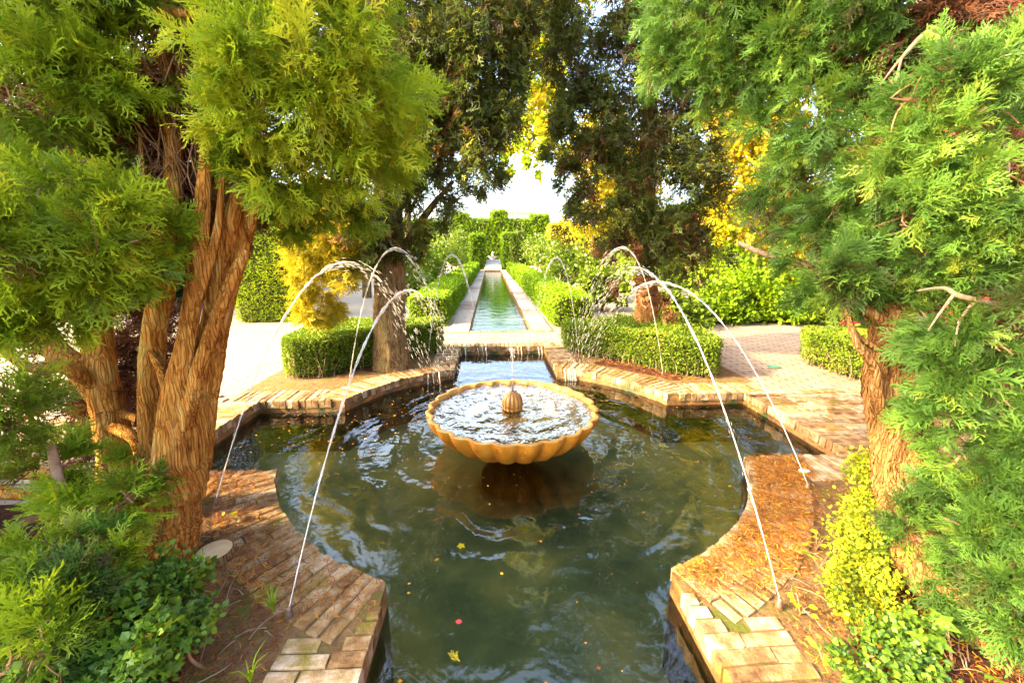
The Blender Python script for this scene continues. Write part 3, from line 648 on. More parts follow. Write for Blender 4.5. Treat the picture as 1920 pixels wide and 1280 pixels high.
L2 = [(60, 60, 1.9, 100, .5), (170, 40, 2.0, 100, .48), (120, 150, 1.85, 100, .55), (210, 150, 1.9, 60, .55), (40, 200, 1.8, 90, .45), (110, 270, 1.9, 55, .45), (30, 350, 1.7, 80, .52), (130, 350, 1.65, 80, .62), (220, 370, 1.7, 60, .62), (80, 430, 1.55, 100, .62), (190, 450, 1.6, 100, .66), (50, 510, 1.5, 95, .58), (150, 520, 1.6, 80, .52), (240, 480, 1.75, 70, .58), (295, 440, 1.85, 50, .5), (10, 590, 1.5, 65, .5), (100, 590, 1.6, 50, .45), (10, 740, 1.5, 55, .5), (20, 800, 1.5, 55, .42), (-40, 450, 1.4, 120, .5), (60, -70, 1.9, 130, .5), (220, -70, 2.0, 120, .5), (210, 890, 1.75, 50, .4), (120, 870, 1.7, 50, .35), (245, 930, 1.6, 50, .5), (170, 940, 1.6, 50, .42)]
for i, (px, py, d, rp, t) in enumerate(L2):
    c = sight(px, py, d); bough(l2, c, rp / FPX * d, M['frond_left'], 200 + i, tb=t, out=unit(CAM - c) * .8)
limb('dead_branch', S3([(95, 830, 1.6), (110, 900, 1.55), (140, 1010, 1.5), (158, 1095, 1.48)]), [.014, .02, .018, .008], M['pale_twig'], l2, 8, seed=50)
limb('branch', S3([(-60, 870, 1.7), (40, 885, 1.7), (110, 890, 1.65)]), [.035, .03, .02], M['bark_left'], l2, 10, seed=51, ridge=.03)
limb('branch', S3([(-60, 910, 1.6), (30, 925, 1.6), (110, 930, 1.6)]), [.03, .025, .012], M['bark_left'], l2, 10, seed=52, ridge=.03)
dead_mass(l2, 'dead_fronds', [(250, 760, 2.7, .4), (60, 720, 2.4, .3), (120, 800, 2.4, .3), (200, 250, 2.5, .4), (80, 300, 2.4, .35), (20, 900, 1.9, .2), (60, 120, 2.4, .4)], 7, 2400)

# dark cypresses closing the view behind these two
def cypress(name, x, y, h, r, label, seed, count, mat, z0=.2, tb=.45, trunk=.12, group=None, size=.26, bark='bark_grey'):
    e = empty(name, (x, y, 0), label, 'tree', group)
    limb('trunk', [(x, y, -.1), (x + .05, y, h * .3), (x, y + .04, h * .9)], [trunk * 1.3, trunk, trunk * .3], M[bark], e, 16, 30, .06, 6, seed)
    q = []; rr = np.random.default_rng(seed)
    for i in range(9):
        t = i / 8; z = z0 + (h - z0) * t; w = r * (1.0 - .75 * max(0, t - .35) / .65); a = rr.uniform(0, 6.28)
        q.append(((x + .25 * w * math.cos(a), y + .25 * w * math.sin(a), z), (w, w, (h - z0) / 9)))
    mass(e, 'crown', q, mat, seed, FAR_SPRIGS, size, count, tb, .16, up=.3, shell=.45); return e
for i, (x, y, h, r, lab) in enumerate([(-4.7, -2.15, 7.2, 1.45, 'dark cypress filling the gap behind the forked trunk'), (-8.2, 9.4, 14, 2.1, 'tall dark cypress beyond the path behind the orange stems'), (-10.8, 8.0, 14, 2.2, 'tall dark cypress beyond the path by the forked trunk')]):
    cypress('cypress_tree', x, y, h, r, lab, 60 + i, 9500, M['frond_dark'], .15, .35, size=.24)

# the old cypress beside the bridge with its hanging dark crown
m1 = empty('cypress_tree', (-1.6, 2.05, 0), 'old cypress with stout pale bole by the square hedge and hanging dusky crown', 'tree')
limb('trunk', [(-1.58, 2.0, -.05), (-1.6, 2.05, .4), (-1.62, 2.2, 1.0), (-1.6, 2.3, 1.7), (-1.55, 2.4, 3.2), (-1.5, 2.4, 6.2)], [.27, .215, .2, .2, .17, .08], M['bark_grey'], m1, 48, 70, .06, 8, 71)
for i, seq in enumerate([[(745, 560, 5.8), (735, 500, 5.8), (700, 430, 5.6)], [(750, 480, 5.9), (800, 400, 5.8), (850, 340, 5.6)], [(740, 420, 5.9), (700, 330, 5.6), (640, 300, 5.4)], [(745, 330, 5.9), (830, 250, 5.8), (920, 230, 5.6)]]):
    limb('branch', S3(seq), [.08, .05, .02], M['bark_grey'], m1, 10, seed=72 + i)
def blobs(lst): return [(sight(px, py, d), (rx / FPX * d, rd, rz / FPX * d)) for px, py, d, rx, rz, rd in lst]
mass(m1, 'crown', blobs([(720, 60, 5.6, 90, 90, .6), (810, 50, 5.6, 90, 90, .6), (900, 60, 5.5, 85, 80, .6), (960, 20, 5.5, 50, 60, .5), (760, 160, 5.6, 80, 90, .6), (850, 160, 5.5, 80, 80, .6), (930, 150, 5.5, 60, 80, .5), (900, 260, 5.4, 45, 75, .4), (820, 270, 5.5, 50, 60, .4), (740, 260, 5.6, 60, 80, .5), (700, 350, 5.6, 70, 80, .6), (780, 360, 5.7, 45, 60, .4), (830, 370, 5.7, 45, 45, .35), (680, 430, 5.4, 60, 60, .5), (760, 440, 5.7, 45, 50, .4), (800, -80, 5.6, 200, 90, .8), (905, 310, 5.4, 35, 40, .3), (935, 220, 5.4, 35, 60, .35), (880, 190, 5.5, 60, 80, .5), (970, 90, 5.5, 40, 70, .4)]), M['frond_dark'], 75, SPRIGS, .14, 21000, .47, .17, hang=.5)
mass(m1, 'dead_fronds', blobs([(780, 90, 5.6, 70, 80, .5), (720, 180, 5.6, 50, 60, .4), (800, 250, 5.6, 70, 60, .4), (690, 440, 5.3, 55, 50, .5)]), M['frond_brown'], 76, SPRIGS, .11, 1500, .5, .25, hang=.6)
mass(m1, 'sunlit_fronds', blobs([(590, 450, 5.3, 45, 55, .4), (585, 520, 5.2, 38, 50, .4), (600, 580, 5.1, 38, 38, .35), (640, 440, 5.3, 50, 50, .4), (650, 510, 5.2, 40, 45, .35), (620, 390, 5.4, 60, 50, .4)]), M['frond_sunlit_dry'], 77, SPRIGS, .115, 7000, .8, .16)  # sunlit side of the crown, the sun's yellow put into the frond colour

# the dark cypress across the bridge
m2 = empty('cypress_tree', (2.3, 2.75, 0), 'dark cypress with a bare brown bole rising out of the rounded box hedge', 'tree')
limb('trunk', [(2.3, 2.75, -.05), (2.3, 2.75, .5), (2.28, 2.78, 1.2), (2.2, 2.85, 2.5), (2.1, 2.9, 6.5)], [.22, .18, .155, .13, .05], M['bark_right'], m2, 36, 60, .05, 8, 81)
for i, seq in enumerate([[(1205, 520, 6.3), (1190, 460, 6.2), (1150, 400, 6.0)], [(1210, 500, 6.3), (1240, 440, 6.3), (1290, 400, 6.2)], [(1205, 380, 6.4), (1150, 300, 6.2), (1080, 260, 6.1)], [(1200, 300, 6.5), (1260, 230, 6.4), (1320, 200, 6.3)]]):
    limb('branch', S3(seq), [.06, .04, .015], M['bark_right'], m2, 10, seed=82 + i)
mass(m2, 'crown', blobs([(1120, 30, 6.2, 80, 70, .6), (1210, 40, 6.3, 80, 90, .7), (1290, 60, 6.3, 70, 80, .6), (1090, 120, 6.1, 50, 60, .5), (1160, 130, 6.2, 80, 80, .6), (1250, 150, 6.3, 80, 90, .7), (1070, 220, 6.1, 35, 60, .4), (1130, 230, 6.2, 60, 70, .5), (1220, 250, 6.3, 80, 80, .6), (1300, 260, 6.3, 50, 90, .6), (1090, 310, 6.1, 40, 50, .4), (1180, 340, 6.2, 60, 70, .5), (1260, 350, 6.2, 70, 80, .6), (1320, 380, 6.3, 40, 80, .5), (1110, 380, 6.0, 35, 40, .35), (1180, 420, 6.1, 60, 50, .5), (1260, 440, 6.1, 70, 60, .5), (1140, 440, 6.0, 30, 35, .3), (1310, 480, 6.2, 50, 50, .5), (1230, 490, 6.0, 35, 30, .35), (1200, -90, 6.2, 180, 80, .8), (1060, 60, 6.2, 40, 70, .4), (1065, 160, 6.1, 40, 60, .4), (1060, 280, 6.1, 30, 40, .3), (1075, 350, 6.1, 30, 40, .3)]), M['frond_dark'], 85, SPRIGS, .14, 20000, .42, .16, hang=.2)
mass(m2, 'dead_fronds', blobs([(1160, 480, 6.0, 50, 30, .3), (1180, 540, 5.9, 30, 40, .25), (1250, 560, 5.9, 40, 40, .3), (1120, 330, 6.1, 40, 60, .3)]), M['frond_brown'], 86, SPRIGS, .12, 700, .5, .2, hang=.5)

# the furrowed cypress on the far bank
rt = empty('cypress_tree', (1.9, -2.1, 0), 'leaning cypress with a deeply furrowed red bole and masses of cool green boughs', 'tree')
limb('trunk', [(2.0, -2.28, -.1), (1.93, -2.15, .12)] + S3([(1740, 1050, 1.6), (1700, 940, 1.75), (1690, 840, 1.85), (1680, 720, 1.95), (1690, 620, 2.0), (1680, 540, 2.05), (1690, 380, 2.15), (1700, 120, 2.3)]), [.24, .17, .14, .12, .112, .12, .112, .11, .08, .05], M['bark_right'], rt, 80, 170, .085, 13, 91)
for i, (seq, rad) in enumerate([([(1660, 800, 1.9), (1645, 740, 1.85), (1640, 690, 1.85), (1605, 640, 1.85), (1590, 590, 1.9), (1578, 535, 1.95), (1565, 490, 2.05)], [.045, .026, .02, .016, .011, .007, .003]), ([(1645, 655, 1.9), (1600, 620, 1.9), (1590, 560, 1.95)], [.016, .013, .008]), ([(1690, 640, 2.0), (1640, 590, 2.0), (1560, 560, 2.1), (1500, 540, 2.2)], [.045, .035, .025, .012]),
    ([(1700, 660, 1.95), (1720, 600, 1.95), (1740, 520, 2.0), (1760, 420, 2.0)], [.05, .045, .035, .02]), ([(1680, 580, 2.05), (1660, 480, 2.1), (1620, 380, 2.2), (1560, 250, 2.5)], [.06, .05, .035, .02]), ([(1690, 400, 2.15), (1600, 150, 2.4), (1450, 60, 2.7), (1300, 40, 3.0)], [.05, .04, .03, .012])]):
    limb('branch', S3(seq), rad, M['bark_right'], rt, 12, seed=92 + i, ridge=.04)
for i, (seq, rad) in enumerate([([(1385, 455, 3.0), (1430, 475, 2.9), (1480, 492, 2.8), (1530, 500, 2.6)], [.017, .02, .022, .024]), ([(1720, 545, 1.7), (1770, 540, 1.7), (1800, 555, 1.65), (1870, 570, 1.65), (1930, 575, 1.7)], [.004, .008, .011, .013, .016]), ([(1790, 550, 1.66), (1760, 590, 1.66), (1740, 620, 1.64)], [.007, .005, .002]), ([(1830, 562, 1.65), (1800, 600, 1.62), (1790, 650, 1.6)], [.007, .005, .002]),
    ([(1790, 860, 1.6), (1830, 860, 1.58), (1880, 850, 1.58), (1930, 845, 1.6)], [.003, .007, .009, .01]), ([(1830, 858, 1.58), (1850, 890, 1.56)], [.006, .002]), ([(1780, 745, 1.65), (1830, 745, 1.6), (1865, 755, 1.6), (1855, 785, 1.6)], [.004, .007, .009, .006]), ([(1770, 970, 1.5), (1800, 985, 1.48), (1820, 1010, 1.48), (1790, 1018, 1.48)], [.003, .006, .008, .004]),
    ([(1650, 160, 2.1), (1690, 110, 2.05), (1740, 60, 2.05), (1800, 40, 2.1)], [.003, .008, .012, .015]), ([(1690, 110, 2.05), (1680, 150, 2.0), (1660, 190, 2.0)], [.006, .004, .002]), ([(1740, 60, 2.05), (1770, 80, 2.0), (1740, 110, 2.0)], [.007, .006, .003]), ([(1480, 60, 2.4), (1560, 30, 2.4), (1640, -10, 2.4)], [.003, .007, .012]), ([(1880, 260, 1.8), (1890, 320, 1.78), (1870, 370, 1.78), (1830, 400, 1.78)], [.008, .007, .006, .003])]):
    limb('dead_branch', S3(seq), rad, M['pale_twig'], rt, 7, seed=110 + i)
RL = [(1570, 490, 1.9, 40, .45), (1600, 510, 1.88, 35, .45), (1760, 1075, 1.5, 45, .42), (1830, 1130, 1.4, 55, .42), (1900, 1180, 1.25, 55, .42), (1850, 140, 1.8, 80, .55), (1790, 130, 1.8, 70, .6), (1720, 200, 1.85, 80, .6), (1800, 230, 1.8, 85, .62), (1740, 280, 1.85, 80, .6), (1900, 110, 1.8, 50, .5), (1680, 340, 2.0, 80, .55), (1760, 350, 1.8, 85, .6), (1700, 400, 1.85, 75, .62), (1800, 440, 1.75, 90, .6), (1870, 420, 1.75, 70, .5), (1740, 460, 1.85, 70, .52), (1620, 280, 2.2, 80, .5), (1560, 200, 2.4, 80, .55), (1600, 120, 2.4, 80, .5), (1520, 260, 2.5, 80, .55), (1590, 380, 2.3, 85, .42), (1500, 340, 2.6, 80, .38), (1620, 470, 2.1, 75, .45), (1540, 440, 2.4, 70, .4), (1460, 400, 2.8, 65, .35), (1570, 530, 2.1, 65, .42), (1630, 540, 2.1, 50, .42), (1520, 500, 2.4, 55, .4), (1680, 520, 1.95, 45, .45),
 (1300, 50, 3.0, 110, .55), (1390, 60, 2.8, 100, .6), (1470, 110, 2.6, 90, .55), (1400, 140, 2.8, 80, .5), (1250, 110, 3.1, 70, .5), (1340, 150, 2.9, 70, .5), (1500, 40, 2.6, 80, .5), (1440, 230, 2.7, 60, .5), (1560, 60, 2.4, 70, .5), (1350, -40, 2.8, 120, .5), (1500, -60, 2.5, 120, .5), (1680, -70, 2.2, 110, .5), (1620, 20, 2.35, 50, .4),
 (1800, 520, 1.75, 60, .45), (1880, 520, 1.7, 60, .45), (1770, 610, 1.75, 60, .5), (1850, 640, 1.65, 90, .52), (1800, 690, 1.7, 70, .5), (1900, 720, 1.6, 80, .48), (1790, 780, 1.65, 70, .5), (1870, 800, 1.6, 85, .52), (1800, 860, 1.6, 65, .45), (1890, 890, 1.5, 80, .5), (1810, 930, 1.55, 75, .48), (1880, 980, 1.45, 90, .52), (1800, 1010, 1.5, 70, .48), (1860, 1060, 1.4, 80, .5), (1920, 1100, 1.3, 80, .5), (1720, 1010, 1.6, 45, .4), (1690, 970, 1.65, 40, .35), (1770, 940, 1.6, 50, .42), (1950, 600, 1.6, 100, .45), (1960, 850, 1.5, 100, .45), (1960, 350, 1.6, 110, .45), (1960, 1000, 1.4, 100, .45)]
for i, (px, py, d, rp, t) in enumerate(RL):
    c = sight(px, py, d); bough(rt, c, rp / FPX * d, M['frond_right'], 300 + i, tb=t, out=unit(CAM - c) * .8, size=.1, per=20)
dead_mass(rt, 'dead_fronds', [(1660, 60, 2.4, .25), (1720, 40, 2.3, .25), (1690, 130, 2.1, .15), (1620, 60, 2.7, .35), (1760, 20, 2.3, .25), (1560, 20, 2.8, .3), (1680, 470, 2.5, .3), (1880, 330, 2.3, .3), (1850, 560, 2.2, .3)], 8, 2400)
for i, (x, y, h, r, lab) in enumerate([(3.9, -1.2, 5.0, .9, 'dark cypress filling the gap behind the furrowed bole')]):
    cypress('cypress_tree', x, y, h, r, lab, 130 + i, 5500, M['frond_right'], 1.1, .25, size=.22)

# ------------------------------------------------------------------ hedges
hp = [(-.98, 2.8), (-1.25, 2.55), (-1.5, 2.3), (-1.9, 1.95), (-2.3, 1.55), (-2.75, 1.5), (-2.9, 1.75), (-2.9, 3.0), (-2.5, 3.12), (-1.05, 3.12)]
hedge('box_hedge', hp[::-1], .5, 'square cornered box hedge under the old cypress by the path', M['box_leaf'], 48000, .021, 140, jitter=.02, tb=.12, protos=LEAF['box'])
hq = [(1.0, 2.8), (1.3, 2.45), (1.75, 1.95), (2.2, 1.4), (2.6, 1.25), (2.85, 1.5), (2.88, 2.9), (2.5, 3.12), (1.05, 3.12)]
hedge('box_hedge', hq, .47, 'rounded box hedge round the bare brown bole', M['box_leaf'], 48000, .021, 141, jitter=.045, tb=.12, protos=LEAF['box'])
hedge('box_hedge', [(4.42, 1.05), (5.7, .9), (5.9, 2.4), (4.65, 2.35), (4.36, 1.85)], .45, 'small box hedge beside the red furrowed trunk and the path', M['box_leaf'], 26000, .022, 142, jitter=.02, tb=.15, protos=LEAF['box'])
# low clipped hedges along the channel
hedge('channel_hedge', [(-1.95, 5.2), (-1.2, 5.2), (-1.2, 30), (-1.95, 30)], .62, 'low clipped hedge along the channel with the darker near end', M['lime_leaf'], 90000, .036, 143, 'clipped hedges along the channel', tb=-.02, protos=LEAF['box'])
hedge('channel_hedge', [(1.2, 5.0), (2.0, 5.0), (2.0, 30), (1.2, 30)], .62, 'low clipped hedge along the channel with the sunny square end', M['lime_leaf'], 90000, .036, 144, 'clipped hedges along the channel', protos=LEAF['box'])
tl = sight(503, 603, 9.2)
hedge('clipped_cypress', [(tl[0] - .6, 5.9), (tl[0] + .6, 5.9), (tl[0] + .6, 7.0), (tl[0] - .6, 7.0)], 3.0, 'tall clipped bright green cypress block behind the path', M['lime_leaf'], 24000, .05, 145, protos=FAR_SPRIGS, tb=.42)
# far garden
far = [(-4.2, -2.6, 4.6, 5.3), (-2.6, 0, 4.6, 4.75), (0, .25 + 1.2, 4.6, 5.6), (1.45, 4.2, 4.6, 4.7), (4.2, 6.0, 4.6, 5.2)]
fw = empty('clipped_hedge', (0, 41, 0), 'tall battlemented cypress hedge closing the far end of the garden', 'hedge')
rr = np.random.default_rng(9); Vs = []; Fs = []; Ts = []; o = 0
core = MB()
for x0, x1, _, h in far:
    P, D, t = prism_leaves([(x0, 40.5), (x1, 40.5), (x1, 42), (x0, 42)], h, 2600, rr, .05)
    V, F, T = scatter(FAR_SPRIGS, P, D + np.array([0, 0, .6]), .28 * rr.uniform(.6, 1.4, len(P)), np.clip(t + rr.normal(0, .16, len(P)) - .05, 0, 1), rr); Vs.append(V); Fs.append(F + o); Ts.append(T); o += len(V)
    core.box(x0 + .06, x1 - .06, 40.58, 41.9, 0, h - .08)
link('foliage', np_mesh('foliage', np.concatenate(Vs), np.concatenate(Fs), np.concatenate(Ts)), M['lime_leaf'], fw, 'stuff'); core.build('twig_core', M['hedge_core'], fw)
hedge('clipped_hedge', [(4.6, 29), (8.5, 29), (8.5, 31), (4.6, 31)], 3.6, 'golden sunlit block of clipped hedge beyond the roses', M['frond_sunlit_dry'], 6500, .17, 147, protos=FAR_SPRIGS, tb=.2)  # yellow sun on this hedge is put into its leaf colour
hedge('clipped_hedge', [(-9, 26), (-4.0, 26), (-4.0, 27.5), (-9, 27.5)], 3.6, 'green clipped hedge beyond the rose bushes with yellow top', M['lime_leaf'], 6500, .17, 148, protos=FAR_SPRIGS)
hedge('clipped_hedge', [(-1.9, 31.5), (-.75, 31.5), (-.75, 33), (-1.9, 33)], 2.9, 'dark clipped cypress pier beside the far basin steps', M['lime_leaf'], 5000, .16, 149, protos=FAR_SPRIGS, tb=-.2)
hedge('clipped_hedge', [(.85, 31.5), (2.2, 31.5), (2.2, 33), (.85, 33)], 3.0, 'clipped cypress pier beside the far basin beneath the pavilion', M['lime_leaf'], 5000, .16, 150, protos=FAR_SPRIGS, tb=-.15)
for i, (x, y, h, lab) in enumerate([(-10.5, 18, 4.2, 'long clipped hedge in the sun past the tall cypress block'), (8.2, 14, 3.4, 'long clipped hedge in the sun behind the shrubs')]):
    hedge('clipped_hedge', [(x - .6, 7.5), (x + .6, 7.5), (x + .6, y + 12), (x - .6, y + 12)], h, lab, M['lime_leaf'], 6500, .22, 151 + i, protos=FAR_SPRIGS)
# rose bushes behind the low hedges
ROSE = [(-2.9, 9.5, 1.2, .7), (-2.8, 12, 1.7, .8), (-3.1, 15, 2.2, 1.0), (-2.9, 19, 2.6, 1.1), (-2.8, 24, 3.6, 1.3), (2.9, 7.4, 1.1, .6), (3.1, 9.5, 1.5, .8), (2.9, 12, 1.7, .8), (3.2, 15, 1.9, .9), (2.9, 19, 2.1, 1.0), (3.0, 24, 2.6, 1.1)]
HOW = ['nearest the old cypress', 'second beyond the old cypress', 'third beyond the old cypress', 'fourth beyond the old cypress', 'tallest, by the far hedge']
for i, (x, y, h, r) in enumerate(ROSE):
    side = x < 0; k = i if side else i - 5
    lab = ('rose bush ' + HOW[k] + ' behind the low hedge') if side else 'rose bush number %s along the sunny low hedge, counted from the gravel' % ['one', 'two', 'three', 'four', 'five', 'six'][k]
    lab = lab.replace('number ', '')
    e = empty('rose_bush', (x, y, 0), lab, 'bush', 'rose bushes behind the channel hedges')
    for j in range(3): limb('stem', [(x, y, -.05), (x + .1 * (j - 1), y, h * .3), (x + .25 * (j - 1), y + .1, h * .7)], [.025, .02, .01], M['twig'], e, 6, seed=i * 5 + j)
    mass(e, 'foliage', [((x, y, h * .6), (r, r, h * .42)), ((x + .3, y - .3, h * .45), (r * .7, r * .7, h * .3)), ((x - .3, y - .2, h * .75), (r * .6, r * .6, h * .3))], M['rose_leaf'], 160 + i, LEAF['oval'], .1, 2600, .5, .22)
# tall stems with a few blooms
# dark leafy oval added to stand for the arched opening in the hedge
e = empty('arch_stand_in', (2.0, 27, 0), 'dark leafy oval standing for the arch opening in the far hedge', 'arch_stand_in')
mass(e, 'foliage', [((1.95, 27, 1.9), (.6, .5, 1.1)), ((1.95, 27, .8), (.5, .5, .8))], M['box_leaf'], 175, LEAF['oval'], .12, 4000, .2, .15, shell=.85)
# green shrubs across the path
SH = [(1340, 575, 9.3, 45, 45, .38), (1400, 560, 9.6, 55, 60, .5), (1440, 580, 9.3, 45, 40, .55), (1505, 585, 9.3, 45, 30, .5), (1570, 575, 9.5, 50, 40, .42), (1350, 500, 10.5, 50, 70, .55), (1480, 540, 10.2, 50, 50, .45), (1560, 530, 10.4, 60, 60, .4), (1660, 570, 9.4, 60, 60, .35), (1250, 590, 8.9, 50, 40, .3)]
ADJ = ['round green', 'leafy green', 'low bright green', 'small loose', 'spreading', 'upright green', 'olive green', 'broad', 'dark', 'brownish']
for i, (px, py, d, rx, rz, tb) in enumerate(SH):
    c = sight(px, py, d); r = rx / FPX * d; h = c[2] + rz / FPX * d
    e = empty('shrub', (c[0], c[1], 0), ADJ[i] + ' shrub across the path ' + ['beside the dark cypress', 'with a hollow under it', 'at the path edge', 'at the path edge, lowest', 'by the small box hedge', 'behind the round one', 'behind the low ones', 'behind the spreading one', 'behind the furrowed bole', 'behind the rounded box hedge'][i], 'shrub', 'shrubs across the path')
    for j in range(2): limb('stem', [(c[0] + .1 * j, c[1], -.05), (c[0] + .1 * j, c[1], h * .6)], [.03, .012], M['twig'], e, 6, seed=i + 400)
    mass(e, 'foliage', [((c[0], c[1], h * .55), (r, r, h * .5)), ((c[0] + .2, c[1] - .2, h * .3), (r, r, h * .35))], M['rose_leaf'] if i in (3, 9) else M['lime_leaf'], 180 + i, LEAF['oval'], .09, 3000, tb, .18)
# autumn trees
def leafy_tree(name, x, y, label, bl, mat, seed, count, size, trunk, h, tb=.5):
    e = empty(name, (x, y, 0), label, 'tree')
    limb('trunk', [(x, y, -.1), (x + .1, y, h * .4), (x, y + .1, h)], [trunk, trunk * .7, trunk * .2], M['bark_grey'], e, 12, 24, .05, 6, seed)
    for j in range(4):
        c = bl[j % len(bl)][0]; limb('branch', [(x + .05, y, h * (.35 + .1 * j)), ((x + c[0]) / 2, (y + c[1]) / 2, (h * .5 + c[2]) / 2), tuple(c)], [trunk * .4, trunk * .25, .015], M['bark_grey'], e, 8, seed=seed + j)
    mass(e, 'crown', bl, mat, seed, LEAF['oval'], size, count, tb, .25, hang=.3); return e
a = ground(1400, 590); 
leafy_tree('plane_tree', 5.6, 7.4, 'orange and yellow autumn tree glowing behind the cool green boughs', blobs([(1420, 200, 10.5, 90, 90, 1.0), (1390, 290, 10.5, 60, 70, .8), (1370, 380, 10.5, 45, 70, .7), (1480, 470, 10.5, 60, 60, .8), (1470, 560, 10.3, 40, 40, .5), (1420, 80, 10.8, 120, 90, 1.0), (1540, 330, 11, 90, 90, 1)]), M['yellow_leaf'], 195, 16000, .12, .2, 6, .55)
leafy_tree('plane_tree', 4.3, 14.5, 'yellow leaved autumn tree showing through the dark cypress crown', blobs([(1120, 400, 17, 60, 60, 1.5), (1170, 370, 17, 60, 70, 1.5), (1200, 280, 17, 90, 80, 1.5), (1120, 280, 17, 60, 60, 1.2)]), M['yellow_leaf'], 196, 9000, .15, .2, 6)
leafy_tree('plane_tree', -3.4, 12.5, 'thin yellow green plane tree with leaves hanging over the channel gap', blobs([(990, 60, 13, 45, 60, .8), (1010, 130, 13, 45, 60, .8), (985, 190, 13, 50, 50, .8), (1000, 250, 12.5, 38, 40, .6), (955, 250, 13, 26, 30, .5), (1000, 305, 12.5, 18, 22, .4), (1030, 180, 13, 35, 60, .5), (1035, 270, 13, 30, 45, .5), (945, 300, 13, 22, 30, .4), (1000, -60, 13, 120, 80, 1.2)]), M['yellow_leaf'], 197, 11000, .12, .16, 8, .78)
leafy_tree('plane_tree', -4.6, 11.0, 'rusty red autumn tree behind the hanging dusky crown', blobs([(830, 240, 14.5, 50, 40, 1), (780, 130, 14.5, 80, 70, 1), (720, 150, 14.5, 60, 60, 1)]), M['litter'], 198, 3000, .2, .16, 7)

# ------------------------------------------------------------------ red wall, pavilion, basin steps, visitor
rw = empty('garden_wall', (6.3, 0, 0), 'dark red plastered wall behind the furrowed cypress', 'wall')
MB().box(6.1, 6.5, -5.0, 3.3, -.05, 5.0).build('wall_face', M['red_wall'], rw)
MB().box(6.04, 6.56, -5.05, 3.35, 5.0, 5.14).build('capping', M['cream'], rw)
pz = sight(965, 402, 60)
pv = empty('pavilion', (pz[0], pz[1], 0), 'small open pavilion with a flat cream roof above the far hedge', 'pavilion')
MB().box(pz[0] - 3.0, pz[0] + 3.0, pz[1] - 2.4, pz[1] + 2.4, pz[2] + .1, pz[2] + .45).build('roof', M['cream'], pv)
MB().box(pz[0] - 2.6, pz[0] + 2.6, pz[1] - 2.0, pz[1] + 2.0, pz[2] + .45, pz[2] + .7).build('roof_crown', M['cream'], pv)
for qx in (-2.5, -.1, 2.4):
    for qy in (-2, 2): MB().box(pz[0] + qx - .16, pz[0] + qx + .16, pz[1] + qy - .16, pz[1] + qy + .16, 0, pz[2] + .1).build('column', M['cream'], pv)
st = empty('basin_steps', (0, 31.2, 0), 'white stone basin and steps at the far end of the channel', 'steps')
for i in range(4): MB().box(-.72, .72, 31.05 + i * .55, 31.6 + i * .55 - .004, -.02, .22 + i * .2).build('step', M['white_stone'], st)
V, F = [], []
prof = [(.0, 0), (.3, 0), (.3, .08), (.12, .14), (.1, .7), (.4, .95), (.45, 1.0), (.4, 1.0), (.1, .9), (.05, 1.4), (.0, 1.45)]
for i, (r, z) in enumerate(prof):
    for a in np.linspace(0, 2 * np.pi, 16, endpoint=False): V.append((r * math.cos(a), 33.7 + r * math.sin(a), z + .1))
F = [(i * 16 + j, i * 16 + (j + 1) % 16, (i + 1) * 16 + (j + 1) % 16, (i + 1) * 16 + j) for i in range(len(prof) - 1) for j in range(16)]
o = MB().add(V, F).build('stone_urn', M['white_stone'], smooth=True); tag(o, 'slim white stone fountain standing behind the far basin steps', 'fountain')

def person(x, y):
    e = empty('person', (x, y, 0), 'person in a blue top and white trousers sitting beyond the dark cypress', 'person')
    def skin(name, verts, edges, rad, mat):
        me = bpy.data.meshes.new(name); me.from_pydata([(x + a, y + b, c) for a, b, c in verts], edges, [])
        o = link(name, me, mat, e); o.modifiers.new('skin', 'SKIN'); sk = me.skin_vertices[0].data
        for i, r in enumerate(rad): sk[i].radius = (r, r)
        sk[0].use_root = True
        o.modifiers.new('sub', 'SUBSURF').levels = 1; o.modifiers['sub'].render_levels = 1; return o
    skin('body', [(0, 0, .5), (0, 0, .7), (0, 0, .95), (0, -.01, 1.06), (0, -.03, 1.16), (0, -.04, 1.27), (.17, 0, .95), (.24, -.08, .72), (.12, -.3, .62), (-.17, 0, .95), (-.24, -.08, .72), (-.12, -.3, .62), (.09, -.4, .52), (.1, -.44, .1), (.1, -.56, .06), (-.09, -.4, .52), (-.1, -.44, .1), (-.1, -.56, .06)],
         [(0, 1), (1, 2), (2, 3), (3, 4), (4, 5), (2, 6), (6, 7), (7, 8), (2, 9), (9, 10), (10, 11), (0, 12), (12, 13), (13, 14), (0, 15), (15, 16), (16, 17)], [.14, .13, .15, .055, .09, .085, .06, .045, .035, .06, .045, .035, .075, .05, .045, .075, .05, .045], M['skin'])
    skin('shirt', [(0, 0, .52), (0, 0, .72), (0, 0, .96), (.18, 0, .96), (.25, -.08, .74), (-.18, 0, .96), (-.25, -.08, .74)], [(0, 1), (1, 2), (2, 3), (3, 4), (2, 5), (5, 6)], [.17, .16, .175, .085, .065, .085, .065], M['blue_cloth'])
    skin('trousers', [(0, .02, .48), (.1, -.38, .5), (.1, -.44, .14), (-.1, -.38, .5), (-.1, -.44, .14)], [(0, 1), (1, 2), (0, 3), (3, 4)], [.16, .1, .075, .1, .075], M['white_cloth'])
    skin('hair', [(0, .0, 1.28), (0, -.02, 1.34), (0, .03, 1.2)], [(0, 1), (0, 2)], [.1, .08, .07], M['hair'])
    return e
vp = sight(1146, 560, 13.0)
person(vp[0], vp[1])
bn = empty('bench', (vp[0], vp[1], 0), 'low stone bench under the person in blue', 'bench')
MB().box(vp[0] - .6, vp[0] + .6, vp[1] - .18, vp[1] + .25, .3, .38).build('seat', M['white_stone'], bn)
